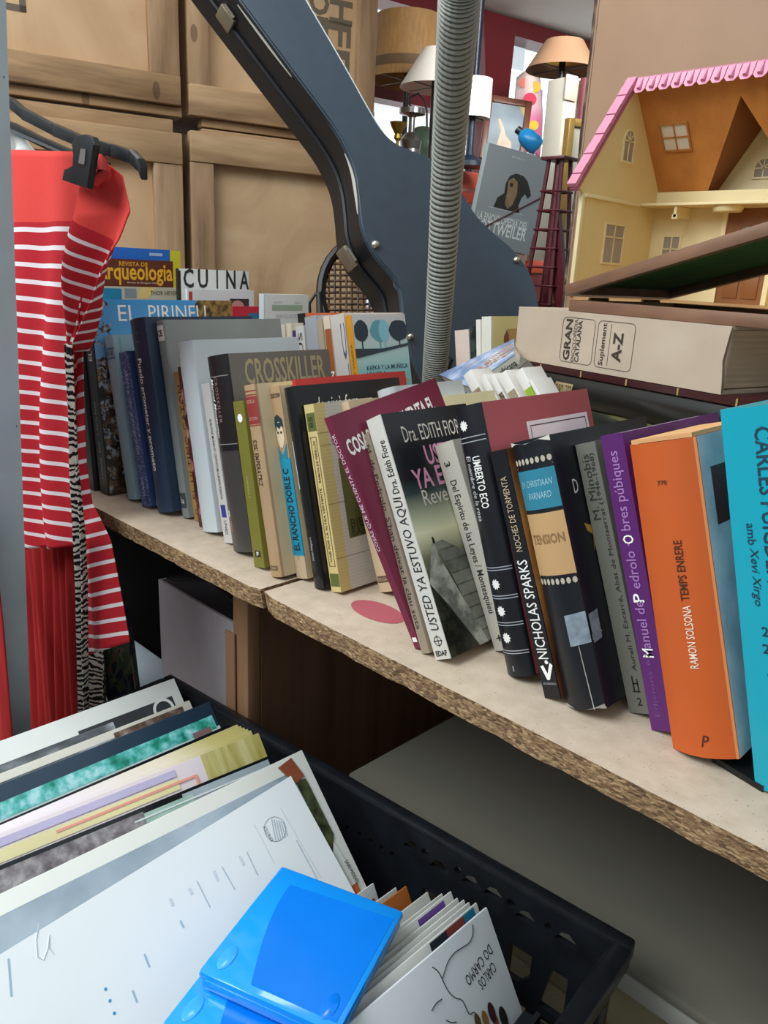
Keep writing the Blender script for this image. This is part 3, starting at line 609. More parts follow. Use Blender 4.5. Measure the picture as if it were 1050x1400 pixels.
# grey Minobis
B = Book('grey paperback lettered Aureli M. Escarré, Abat de Montserrat', -.216, .074, .196, -20.9, .0165, .12, mat('#6c6b60', .55), hard=False, group=G1)
B.sp('Aureli M. Escarré, Abat de Montserrat (1946-1968)', 'up', .72, .56, .80, .28, ink('#2c2c28'), .0); B.sp('M. Minobis', 'up', .38, .84, .24, .34, ink('#2c2c28'), 0); B.sp('2', 'h', .62, .045, .22, .03, ink('#222220'), .01)
B.spoly([(.4, .08), (.75, .08), (.75, .085), (.4, .085)], ink('#222220')); B.spoly([(.45, .085), (.52, .085), (.52, .14), (.45, .14)], ink('#222220')); B.spoly([(.66, .085), (.72, .085), (.72, .13), (.66, .13)], ink('#222220')); B.spoly([(.45, .11), (.72, .11), (.72, .115), (.45, .115)], ink('#222220'))
# purple
B = Book('purple paperback lettered Manuel de Pedrolo, Obres púbiques', -.1945, .065, .206, -19.2, .017, .152, mat('#5a2266', .38), hard=False, group=G1)
PK = ink('#a575b4'); B.sp('anuel de   edrolo ·   bres púbiques', 'up', .5, .615, .66, .55, PK, .006)
for s, v in (('M', .268), ('P', .455), ('O', .652)): B.sp(s, 'up', .46, v, .030, .46, WH, .012)
B.sp('Edicions 62', 'up', .4, .16, .22, .2, ink('#7a4488'))
# orange
B = Book('bright orange book lettered RAMON SOLSONA, TEMPS ENRERE', -.1745, .056, .204, -17.4, .044, .14, mat('#c4571f', .5, .03), spn=mat('#c7591f', .5, .03), frt=pic('glossy_grey_cover', [(.35, '#a9b2bc'), (.6, '#ccd4da')], 20, rough=.12), bulge=.007, hard=False, group=G1)
BRN = ink('#4a1f10'); CRE = ink('#f0d8c4')
B.sp('TEMPS ENRERE', 'up', .60, .60, .19, .12, BRN, .012); B.sp('RAMON SOLSONA', 'up', .60, .39, .20, .12, CRE, .008); B.sp('770', 'h', .50, .875, .14, .014, BRN, .01); B.sp('P', 'h', .60, .055, .12, .038, BRN, 0, .3)
B.crect(.014, .05, .72, .90, mat('#6e2015', .3), 'cover_label')
MB().box2((.002, -.001, .2041), (.042, .10, .2068)).build('dust_jacket_fold', mat('#d9a56e', .5), B.root, smooth=0)
B.sband(.965, 1, .0, 1, ink('#e08a52'), 'worn_edge')
# teal
B = Book('large turquoise book lettered CARLES PUIGDEMONT at the right edge', -.1205, .054, .234, -15.2, .052, .16, mat('#12a0b4', .35, .03), bulge=.003, group=G1)
NV = ink('#12344a')
B.sp('CARLES PUIGDEMONT', 'down', .47, .70, .50, .18, NV, .012); B.sp('amb', 'down', .25, .685, .055, .10, NV, .006); B.sp('Xevi Xirgo', 'down', .25, .575, .15, .12, NV, .006, .2)
B.sp('2018-', 'h', .46, .435, .38, .026, NV, .014); B.sp('2020', 'h', .44, .39, .36, .026, NV, .014); B.sp('LA LLUITA', 'down', .70, .2, .26, .2, NV, .014); B.sp('A L’EXILI', 'down', .38, .22, .21, .18, NV, .014, .15)
tag(MB().prism([(-.150, .060, ZT + .0004), (-.115, .052, ZT + .0004), (-.112, .10, ZT + .0004), (-.14, .10, ZT + .0004)], (0, 0, .004)).build('black_card', mat('#101114', .3), None, smooth=0), 'small black folded card lying under the orange book', 'card')
# ================================================================= second rows of books on the shelf
G2 = 'books and magazines standing in the second row'
def sec(label, TL, TR, Y, w, cov, lean=0, group=G2, top=None, **k):
    a = at(*TL, Y=Y); b = at(*TR, Y=Y); L = R(lean); h = (a.z - ZT) / math.cos(L)
    return Book(label, a.x - h * math.sin(L), Y, h, lean, (b - a).length, w, cov, group=group, **k)
def mag(label, TL, TR, X, cov, t=.006, **k):
    a = at(*TL, X=X); b = at(*TR, X=X)
    return Book(label, X - t, a.y, a.z - ZT, 0, t, b.y - a.y, cov, hard=k.pop('hard', False), group=G2, **k)
B = mag('blue and yellow magazine standing at the back above the archaeology magazine', (150, 337), (246, 336), -1.275, mat('#1d5fb4', .3), name='magazine')
n = at(232, 337, X=-1.275).y - at(150, 337, X=-1.275).y; B.crect(n, B.w, 0, .9995, mat('#c8bf2e', .35), 'cover_band'); u = at(204, 345, X=-1.275).y - at(150, 337, X=-1.275).y; B.crect(u, u + .025, .965, .98, ink('#9fb6d6'), 'cover_label')
B = mag('brown magazine lettered arqueologia in yellow, left of the white cookery magazine', (128, 352), (236, 352), -1.24, mat('#5a2618', .3), name='magazine')
B.cv('Arqueologia', B.w * .50, .922, B.w * .98, .036, ink('#e2a922'), .02); B.cv('REVISTA DE', B.w * .48, .975, B.w * .36, .007, ink('#d79a22'), .02); B.cv('Revista de divulgació històrica', B.w * .62, .875, B.w * .45, .0035, ink('#e5d3b8'))
B = mag('magazine with a grey and yellow top edge lettered THOR HEYER', (128, 391), (247, 389), -1.205, mat('#b5b09d', .35), name='magazine')
y0 = at(128, 391, X=-1.205).y; q = lambda px: at(px, 391, X=-1.205).y - y0
B.cpoly([(q(193), 1), (q(214), 1), (q(201), .93), (q(186), .93)], mat('#d8c07a', .35)); B.cv('THOR HEYER', q(224), .965, q(243) - q(206), .0065, ink('#57503f'), .01); B.crect(q(170), q(186), .93, .99, mat('#7d8b92', .35), 'cover_label')
B = mag('teal blue magazine corner beside the striped dress', (140, 394), (166, 393), -1.185, mat('#1c7fa6', .3), name='magazine')
B = mag('white cookery magazine lettered CUINA', (244, 367), (340, 371), -1.16, mat('#d9dcda', .3), spn=mat('#1a1a1c', .4), t=.009, name='magazine')
[B.cv(ch_, B.w * (.13 + .2 * i_), .948, B.w * (.14 if ch_ != 'I' else .022), .030, ink('#26282c'), .02) for i_, ch_ in enumerate('CUINA')]; B.crect(.0, .0035, .80, .99, mat('#1d1d20', .4), 'cover_band')
B = mag('white magazine with a face on its cover in front of the cookery one', (256, 395), (347, 394), -1.12, mat('#d6dbde', .3), name='magazine')
B.crect(B.w * .62, B.w * .92, .86, .945, mat('#3a3033', .4), 'cover_photo'); B.cpoly(blob(B.w * .74, .895, .013, .04, 14, .04), ink('#c7908a'), 'cover_face', .0005); B.crect(B.w * .02, B.w * .07, .93, .985, ink('#c2372c'), 'cover_label')
B = mag('small red and blue booklet top behind the grey book', (318, 419), (359, 418), -1.075, mat('#bf2438', .35), name='booklet')
B.crect(B.w * .5, B.w * .95, .90, .955, mat('#3d6f9a', .4), 'cover_label')
B = mag('white book with a pale green band standing behind the white hardback', (361, 402), (422, 398), -1.03, mat('#d5dcdb', .35, .03), spn=mat('#b9c3c6', .4), t=.014, hard=True)
B.crect(B.w * .17, B.w * .86, .90, .935, ink('#9bb79f'), 'cover_band'); B.cv('TEMA DE SOCIETAT', B.w * .55, .865, B.w * .6, .006, ink('#aab7c4')); B.cv('Any 2010', B.w * .3, .95, B.w * .18, .004, ink('#9aa5a8')); B.cv('Núm. 5', B.w * .75, .95, B.w * .14, .004, ink('#9aa5a8'))
Y2 = .28
B = sec('black book with an orange cover edge behind the grey spine', (406, 429), (416, 428), .30, .155, mat('#d0673f', .4), spn=mat('#17181a', .4), lean=-8)
B = sec('small rounded cream spine, left of the pair by the purple one', (378, 444), (390, 442), Y2, .08, mat('#d3cbbb', .6), lean=-4, bulge=.003)
B = sec('small rounded cream spine, right of the pair by the purple one', (391, 442), (399, 441), Y2, .08, mat('#d8cfba', .6), lean=-6, bulge=.003)
B = sec('thin purple spine beside the white one with black letters', (399.5, 452), (403, 452), Y2, .08, mat('#4d3070', .4), lean=-8, hard=False)
B = sec('white spine with large black letters between purple and grey spines', (403.5, 446), (415, 444), Y2, .1, mat('#cfccc6', .45), lean=-9, hard=False)
B.sp('LES US', 'up', .5, .78, .36, .5, DK, 0)
B = sec('tall plain grey paperback in the second row', (416, 434), (432, 432), Y2, .11, mat('#a3a6ac', .5), lean=-11, hard=False)
B = sec('narrow beige spine right of the plain grey paperback', (432.5, 438), (440, 435), Y2, .1, mat('#ab9e88', .55), lean=-11, hard=False)
B = sec('book with a burnt orange lower spine lettered SIMON', (441, 433), (450, 431.5), Y2, .11, mat('#e0c9b4', .45), lean=-12, hard=False)
B.sband(.1, 1, .0, .93, mat('#a35a2e', .4, .1)); B.sp('SIMON', 'up', .6, .6, .2, .6, WH, .02)
B = sec('white spine with blue letters left of the yellow spine', (451, 432), (470, 430.5), Y2, .11, mat('#c9c3bc', .45, .05), lean=-12.5, hard=False)
B.sp('LC', 'up', .8, .78, .34, .3, ink('#3c4b7a'), .0)
kf = NM('tree_landscape_cover', .35); z = kf.xyz('Z'); kf.color(kf.mix(kf.math('MULTIPLY', kf.noise(25, 4), .3), kf.ramp(kf.math('DIVIDE', z, .24), [(0, '#6fb0b2'), (.70, '#79b6b6'), (.78, '#a8c8c2'), (1, '#c9c3c0')]), '#9fcac6'))
B = sec('yellow-spined book with a turquoise tree cover lettered KAFKA Y LA MUÑECA', (471.5, 432), (480, 430.5), Y2, .098, mat('#cf8f25', .4), frt=kf.done(), lean=-13, hard=False)
D_ = ink('#273543'); T_ = ink('#5f9ca6'); S_ = B.w
for cu, ru, m_ in ((.14, .13, D_), (.47, .17, T_), (.56, .11, ink('#86c2cb')), (.84, .19, D_)):
    B.cpoly([(S_ * max(0, min(1, (cu + ru * x))), .915 + .058 * yv) for x, yv in blob(0, 0, 1, 1, 14, .07, int(cu * 50))], m_, 'cover_tree', .0003 + cu * .0002)
    B.crect(S_ * (cu - .012), S_ * (cu + .012), .82, .87, m_, 'cover_tree_trunk', .0003)
B.cpoly([(0, .775), (S_, .83), (S_, .845), (S_ * .5, .82), (0, .825)], ink('#2b3a46'), 'cover_ground', .0007)
B.cv('KAFKA Y LA MUÑECA', S_ * .56, .725, S_ * .78, .0075, D_, .01); B.cv('VIAJERA', S_ * .34, .685, S_ * .36, .0075, D_, .01); B.cv('JORDI SIERRA I FABRA', S_ * .56, .645, S_ * .8, .0065, ink('#d6a63a'), .01); B.cv('Siruela', S_ * .28, .60, S_ * .22, .005, WH)
B.sp('KAFKA Y LA MUÑECA VIAJERA', 'up', .5, .6, .5, .4, ink('#6d4a12'))
Y3 = .46
B = sec('plain pinkish cream spine behind the safari book', (621, 452), (641, 449), Y3, .1, mat('#d2bfb2', .6), lean=-9, group='books standing behind the safari book')
B = sec('dark green patterned spine behind the safari book', (641.5, 447), (649.5, 446), Y3, .1, pic('dark_green_pattern', [(.4, '#14201f'), (.6, '#3b4b47')], 60), lean=-9, hard=False, group='books standing behind the safari book')
B = sec('slim white spine right of the dark green one', (650.5, 437), (657, 435), Y3, .1, mat('#dcd8cb', .6), lean=-7, hard=False, group='books standing behind the safari book')
B = sec('wide white spine with a pale yellow cover beside the encyclopedia box', (658, 433), (672, 430), Y3, .12, mat('#d9d4c6', .6), frt=mat('#dccf8e', .5), lean=-6, group='books standing behind the safari book')
B.crect(.035, .06, .80, .93, mat('#c4a05c', .5), 'cover_picture'); B.cpoly(blob(.034, .865, .006, .055, 12, .2, 3), mat('#8a4a2a', .5), 'cover_picture', .0003)
# things lying across in the gap
def slab(name, label, cat, pts, th, m, side=None, group=None):
    P = [Vector(p) for p in pts]; nrm = (P[1] - P[0]).cross(P[3] - P[0]).normalized()
    if nrm.z < 0: nrm = -nrm
    t = thing(name, label, cat, P[0], group=group); g = MB(); Q = [p - P[0] for p in P]
    g.prism([q for q in Q], -nrm * .0012, 0).prism([q - nrm * (th - .0012) for q in Q], -nrm * .0012, 0); c = sum(Q, Vector()) / 4
    g.prism([Q[0] - nrm * .0012, Q[1] - nrm * .0012, Q[1] + (c - Q[1]) * .012 - nrm * .0012, Q[0] + (c - Q[0]) * .012 - nrm * .0012], -nrm * (th - .0024), 1)
    o = g.build('cover', [m, side or m], t, smooth=0)
    MB().prism([c + (q - c) * .97 - nrm * .0013 for q in Q], -nrm * (th - .0026)).build('pages', PAGES_W, t, smooth=0)
    return t, Q, nrm
sab = NM('savanna_cover', .25); f = sab.noise(28, 5); sab.color(sab.ramp(f, [(.3, '#5d74a0'), (.48, '#8096be'), (.6, '#b3c2dc'), (.7, '#d6e0ec')]))
SB = [at(641, 529, Y=.325), at(703, 485, Y=.355), at(703, 463, Y=.45), at(600, 512, Y=.43)]
t, Q, nrm = slab('book', 'glossy blue safari book lettered de la sabana africana, lying tilted', 'book', SB, .016, sab.done(), mat('#cdc9b8', .5))
ex = (Q[1] - Q[0]); L0 = ex.length; ex = ex.normalized(); dn = -nrm
fs = lambda u, v: ex * u - nrm * .008 + nrm * v - nrm.cross(ex) * 0 + (ex.cross(nrm)).normalized() * .0012
write(t, 'de la sabana africana', fs, 'h', L0 * .5, 0, L0 * .9, .0085, DK, .012, name='spine_lettering')
ey = (Q[3] - Q[0]).normalized(); ft = lambda u, v: ex * u + ey * v + nrm * .0006
for s, v, l in (('els animals', .055, .06), ('salvatges', .035, .05)): write(t, s, ft, 'h', .05, v, l, .016, ink('#b8793a'), .02, name='cover_lettering')
t, Q, nrm = slab('book', 'grey-brown hardback lying under the black one near the encyclopedia box', 'book', [at(672, 535, Y=.325), at(722, 492, Y=.35), at(712, 487, Y=.41), at(662, 510, Y=.40)], .014, mat('#6b645c', .45), mat('#8c857b', .5))
t, Q, nrm = slab('book', 'small black book lying beside the stack under the encyclopedia box', 'book', [at(706, 528, Y=.325), at(733, 506, Y=.345), at(722, 492, Y=.40), at(705, 508, Y=.39)], .016, mat('#1c1b1c', .4))
wcol = [('white booklet lettered in dark red at its foot, leftmost of the slanted row', (645, 553), (633, 514)), ('white booklet with a beige end, second of the slanted row', (664, 552), (655, 517)), ('narrow white booklet with a beige end, third of the slanted row', (676, 550), (668, 516)), ('white booklet with faint grey letters, fourth of the slanted row', (688, 548), (680, 515)), ('wide white booklet with a green corner, fifth of the slanted row', (708, 546), (703, 511)), ('thin white booklet at the right end of the slanted row', (738, 546), (722, 522))]
G4 = 'white booklets slanting in a row'
for i, (lb, foot, tp_) in enumerate(wcol):
    p = at(*tp_, Y=.275); p.x += (p.z - ZT) * math.tan(R(41)); w_ = (.0130, .0084, .0074, .0125, .0115, .005)[i]
    Mx = Matrix.Translation((p.x, .275, ZT)) @ Matrix.Rotation(R(-41), 4, 'Y'); hh = (p.z - ZT) / math.cos(R(41))
    t = thing('booklet', lb, 'booklet', mat=Mx, group=G4)
    MB().box2((0, 0, 0), (w_, .036, hh), bev=.0006).build('cover', mat('#d8d4cc', .5, .03), t)
    MB().box2((.001, -.0004, hh - .032), (w_ - .001, 0, hh - .022)).build('spine_label', mat('#9c8b74', .5) if i < 4 else mat('#8faf2f', .5), t, smooth=0)
    if i == 0: write(t, 'C', lambda u, v: (u, -.0008, v), 'up', w_ / 2, hh - .027, .006, .006, ink('#8a2740'), name='spine_lettering')
    if i in (1, 2): write(t, 'NM', lambda u, v: (u, -.0008, v), 'up', w_ / 2, hh - .027, .008, .006, DK, name='spine_lettering')
B = sec('pale green-grey card cover edge behind the red-covered novel', (668, 552), (672, 551), .245, .028, mat('#c9cbb6', .6), hard=False)

# ================================================================= stack under the encyclopedia box
Pl = at(710, 418, Y=.415); Pr = at(1001, 448, Y=.345)
EX = (Pr - Pl); LB_ = EX.length; EX.normalize(); EXf = Vector((EX.x, EX.y, 0)).normalized()
GS = 'large books lying in the stack under the encyclopedia box'
def lying(label, z, t, h, w, cov, off=0.0, dy=0.0, **k):
    w = .15
    org = Vector((Pl.x, Pl.y, 0)) + EXf * (h + off); iy = Vector((0, 0, 1)).cross(EXf)
    org = org + iy * dy; org.z = z
    Mx = Matrix((Vector((0, 0, 1)), iy, -EXf)).transposed().to_4x4(); Mx.translation = org
    return Book(label, 0, 0, h, 0, t, w, cov, root=thing('book', label, 'book', mat=Mx, group=GS), **k)
zB = at(705, 488, Y=.415).z - .002
camo = NM('dark_landscape_spine', .3); camo.color(camo.ramp(camo.noise(26, 4, camo.map((1.6, 1, .6))), [(.35, '#14160f'), (.5, '#2c2f1a'), (.62, '#5d5b2c'), (.75, '#2a2c18')]))
h4 = .009; h3 = .033; h2 = .052; base = ZT
hb_ = (zB - base - h4 - h3 - h2) / 2
lying('dark brown book at the bottom of the stack on the shelf', base, hb_, .30, .24, mat('#2a2019', .4), off=.06, bulge=.003)
lying('near black book second from the bottom of the stack', base + hb_, hb_, .31, .25, mat('#15161a', .4), off=.05, bulge=.003)
B = lying('dark green landscape-spined book in the middle of the stack', base + 2 * hb_, h2, .33, .26, mat('#1a1c14', .3), spn=camo.done(), off=.035, bulge=.006)
B = lying('thick black book lettered CULTURAS upside down in the stack', base + 2 * hb_ + h2, h3, .33, .26, mat('#1d1b18', .25), off=.012, bulge=.006)
B.sband(.30, .76, .70, .785, mat('#a08a62', .4), 'spine_label'); B.sp('CULTURAS', 'up', .53, .742, .078, .34, ink('#221d16'), .02)
B = lying('maroon book with gold rules directly under the encyclopedia box', zB - h4, h4, .335, .25, mat('#3a1518', .3), off=.0, hard=True)
for v in (.05, .25, .45, .65, .85): B.sband(.1, .9, v, v + .006, ink('#a88a54'), 'spine_rule')
# encyclopedia carton
FX = frame(Vector((Pl.x, Pl.y, zB)), (EX.x, EX.y, 0), z=(0, 0, 1)); HB = .5 * (Pl.z + Pr.z) - zB
kr = NM('kraft_carton', .75); kr.color(kr.ramp(kr.noise(14, 4), [(.3, '#b5a18d'), (.7, '#c3b09b')])).bump(kr.wave(160, .6, 1, 1, dirn='X'), .06, .0005); KR = kr.done()
t = thing('cardboard_box', 'kraft cardboard box printed GRAN ENCICLOPEDIA CATALANA, Suplement A-Z', 'box', mat=FX)
g = MB(); g.box2((0, 0, 0), (LB_, .003, HB)).box2((0, .147, 0), (LB_, .15, HB)).box2((0, .003, HB - .003), (LB_, .147, HB)).box2((0, .003, 0), (LB_, .147, .003)).box2((0, .003, .003), (.003, .147, HB - .003))
g.build('carton_wall', KR, t, smooth=0)
MB().prism([(LB_, .0, .001), (LB_ + .0015, -.003, .012), (LB_ - .001, -.0045, HB * .5), (LB_ + .001, -.003, HB - .006), (LB_, 0, HB - .001), (LB_ - .004, 0, HB * .5)], (0, .003, 0)).build('torn_edge', mat('#8d7a66', .9), t, smooth=0)
MB().grid(lambda a, b: (LB_ - .008 + .0003 * math.sin(b * 60), .004 + .142 * a, .004 + (HB - .008) * b), 1, 60).build('end_flap', mat('#cdb79c', .8), t)
fF = lambda u, v: (u, -.0004, v); PRN = ink('#3a3026', .7)
def rrect(u0, u1, v0, v1, r=.006, wd_=.0006):
    pts = []
    for (cx_, cy_, a0) in ((u1 - r, v1 - r, 0), (u0 + r, v1 - r, 90), (u0 + r, v0 + r, 180), (u1 - r, v0 + r, 270)):
        for k in range(6): a = R(a0 + 18 * k); pts.append((cx_, cy_, math.cos(a), math.sin(a), r))
    g = MB(); o_ = [(x + c_ * r_, y + s_ * r_) for x, y, c_, s_, r_ in pts]; i_ = [(x + c_ * (r_ - wd_), y + s_ * (r_ - wd_)) for x, y, c_, s_, r_ in pts]; n_ = len(pts)
    for k in range(n_): j = (k + 1) % n_; g.poly([fF(*o_[k]), fF(*o_[j]), fF(*i_[j]), fF(*i_[k])])
    return g.build('printed_frame', PRN, t, recalc=False, smooth=0)
u0, u1, u2, u3 = LB_ * .265, LB_ * .435, LB_ * .448, LB_ * .625; v0, v1 = HB * .10, HB * .90
rrect(u0, u1, v0, v1); rrect(u2, u3, v0, v1); hv = v1 - v0
write(t, 'GRAN', fF, 'up', u0 + .0105, v0 + hv * .5, hv * .92, .0105, PRN, .03); write(t, 'ENCICLOPÈDIA', fF, 'up', u0 + .0205, v0 + hv * .5, hv * .94, .0065, PRN, .0); write(t, 'CATALANA', fF, 'up', u0 + .0275, v0 + hv * .49, hv * .92, .0065, PRN, .02)
write(t, 'Suplement', fF, 'up', u2 + .0105, v0 + hv * .5, hv * .9, .0085, PRN, .015); write(t, 'A-Z', fF, 'up', u2 + .031, v0 + hv * .48, hv * .62, .0135, PRN, .035)
polyfn(t, fF, [rect(u2 + .019, u2 + .0195, v0 + .003, v1 - .003)], PRN, 'printed_rule')
# hinged wooden case on the box
HW = NM('brown_case_wood', .5); mp = HW.map((.25, 1, 1)); HW.color(HW.ramp(HW.noise(40, 4, mp), [(.3, '#6a4a38'), (.7, '#8a654e')])); HW = HW.done()
FELT = mat('#4f7340', .95, .1, 60)
zT = zB + HB
def tray(M_, name, up):
    L_, W__, H_ = .34, .18, .0125
    g = MB(); g.box2((0, 0, 0), (L_, .010, H_), bev=.001).box2((0, W__ - .010, 0), (L_, W__, H_), bev=.001).box2((0, .010, 0), (.010, W__ - .010, H_)).box2((L_ - .010, .010, 0), (L_, W__ - .010, H_))
    o = g.build(name, HW, hc); o.matrix_local = M_
    z_ = (.0005, .003) if up else (H_ - .003, H_ - .0005)
    f_ = MB().box2((.0102, .0102, z_[0]), (L_ - .0102, W__ - .0102, z_[1])).build('felt_lining', FELT, o, smooth=0); return o
hp = at(776, 432, Y=.40)
hc = thing('hinged_wooden_case', 'half-open flat brown wooden case with green felt lid on the encyclopedia box', 'case', mat=frame(Vector((hp.x, hp.y, zT + .0003)), (EX.x, EX.y, 0), z=(0, 0, 1)))
tray(Matrix.Identity(4), 'tray', True)
tray(Matrix.Translation((-.006, -.002, .016)) @ Matrix.Rotation(R(-14.6), 4, 'Y'), 'lid', False)
g = MB().tube([(0.002, .03, .0135), (.002, .06, .0135)], .0022, 8).tube([(0.002, .12, .0135), (.002, .15, .0135)], .0022, 8); g.build('hinge', mat('#8a7a50', .35, 0, metal=.9), hc)

# ================================================================= doll's house
DX, DY = -.63, .594; zf = 1.122
tag(MB().box2((DX + .005, DY - .008, ZT), (DX + .40, DY + .235, zf - .004), bev=.002).build('cardboard_box', KR), 'plain cardboard box carrying the dolls house', 'box')
dh = thing('dolls_house', 'cream plastic dolls house with pink tiled roof and open front', 'toy', (DX, DY, zf - .0035))
YEL = mat('#ecd69a', .45, .04, 8); YEL2 = mat('#f0deac', .45, .03, 8); ORW = NM('roof_inside_wood', .5); mp = ORW.map((1, 1, .2)); ORW.color(ORW.ramp(ORW.noise(30, 4, mp), [(.3, '#b87236'), (.7, '#cf8945')])); ORW = ORW.done()
PINK = mat('#d98aa6', .4, .06, 30); PIND = mat('#b3607a', .45, .05); DOOR = mat('#8a5527', .45, .08, 20); PANE = mat('#a3958a', .15, .05)
WID = .285; DEP = .214; Z1 = .14; ZR = .288; YR = .108; ZE = .162
MB().box2((0, 0, 0), (WID, DEP, .0045)).build('floor_plate', mat('#b0885a', .5), dh, smooth=0)
lw = MB().prism([(0, 0, .0045), (0, DEP, .0045), (0, DEP, ZE), (0, YR, ZR), (0, -.016, Z1 + .012), (0, 0, Z1)], (.0035, 0, 0)).build('side_wall', YEL, dh, smooth=0)
MB().prism([(WID, 0, .0045), (WID, DEP, .0045), (WID, DEP, ZE), (WID, YR, ZR), (WID, -.016, Z1 + .012), (WID, 0, Z1)], (.0035, 0, 0)).build('side_wall', YEL, dh, smooth=0)
bw_ = MB().box2((.0035, DEP - .0035, .0045), (WID, DEP, ZE)).build('back_wall', YEL2, dh, smooth=0)
MB().box2((0, -.004, .0045), (.006, .004, Z1), bev=.001).build('corner_trim', YEL2, dh); MB().box2((WID - .001, -.004, .0045), (WID + .006, .004, Z1), bev=.001).build('corner_trim', YEL2, dh)
MB().box2((.0036, 0, Z1 - .004), (.009, DEP * .72, Z1 + .001), bev=.0008).build('wall_rail', YEL2, dh)
MB().box2((.0036, DEP * .74, Z1 - .002), (WID - .0005, DEP - .004, Z1 + .0015), bev=.0005).build('upper_floor', YEL2, dh)
MB().box2((.058, DEP * .76, Z1 - .018), (.062, DEP - .004, Z1 - .0025)).box2((.056, DEP * .76, Z1 - .02), (.064, DEP * .80, Z1 - .014)).build('bracket', YEL2, dh, smooth=0)
MB().lathe([(0, -.010), (.019, -.010), (.021, -.006), (.021, -.0022), (0, -.0022)], 20, c=(.128, DEP * .86, Z1)).build('overhead_light', YEL2, dh)
# back roof slope with a dormer opening
RP = (Vector((DX, DY + YR, zf - .0035 + ZR)), Vector((0, ZR - ZE, DEP - YR)).normalized())
def rl(x, y): p = at(x, y, P=RP); return p - Vector((DX, DY, zf - .0035))
A = rl(1013, 131); Bq = Vector((rl(966, 250).x, DEP, ZE)); Cq = Vector((2 * A.x - Bq.x, DEP, ZE)); nn = RP[1] * .004
g = MB(); g.prism([(.0035, YR, ZR), (WID, YR, ZR), (WID, DEP, ZE), Cq, A, Bq, (.0035, DEP, ZE)], nn); g.build('roof_slope', ORW, dh, smooth=0)
A2 = Vector((A.x, DEP + .03, A.z)); B2 = Vector((Bq.x, DEP + .03, ZE)); C2 = Vector((Cq.x, DEP + .03, ZE))
g = MB(); g.prism([A, A2, B2, Bq], (-.002, 0, .002)); g.prism([A, Cq, C2, A2], (.002, 0, .002)); g.build('dormer_roof', mat('#8a4f22', .5, .08, 20), dh, smooth=0)
g = MB(); g.prism([A2, C2, B2], (0, .003, 0)); dg = g.build('dormer_gable', YEL2, dh, smooth=0)
# tiles: ridge cap and left verge
g = MB(); nT = 17
g.prism([(-.012, YR - .006, ZR + .002), (-.012, YR + .010, ZR - .004), (-.012, YR + .004, ZR + .013), (-.012, YR - .004, ZR + .014)], (WID + .024, 0, 0), 1)
for i in range(nT):
    x = -.012 + (WID + .024) * i / nT; w_ = (WID + .024) / nT
    g.prism([(x + .0006, YR - .0065, ZR + .012), (x + .0006, YR - .015, ZR - .004), (x + w_ * .25, YR - .0165, ZR - .0085), (x + w_ * .75, YR - .0165, ZR - .0085), (x + w_ - .0006, YR - .015, ZR - .004), (x + w_ - .0006, YR - .0065, ZR + .012)], (0, .004, .001), 0)
    g.tube([(x + w_ / 2, YR - .006, ZR + .012), (x + w_ / 2, YR - .017, ZR - .004)], [.0014, .0030], 6, 0)
g.build('ridge_tiles', [PINK, PIND], dh)
g = MB(); n = 11; P0 = Vector((0, YR - .004, ZR + .010)); P1 = Vector((0, -.022, Z1 + .006))
for i in range(n):
    a = P0.lerp(P1, i / n); b_ = P0.lerp(P1, (i + .94) / n); up = Vector((0, -(ZR - Z1), (YR + .02))).normalized() * .006; up = Vector((0, -.0045, .004))
    g.prism([a + Vector((-.008, 0, 0)), b_ + Vector((-.008, 0, 0)), b_ + Vector((.006, 0, 0)), a + Vector((.006, 0, 0))], up + Vector((0, 0, .001 * (i % 2))), 0)
g.prism([P0 + Vector((-.006, .004, -.004)), P1 + Vector((-.006, .004, -.004)), P1 + Vector((.006, .004, -.004)), P0 + Vector((.006, .004, -.004))], (0, -.003, .003), 1)
g.build('verge_tiles', [PINK, PIND], dh)
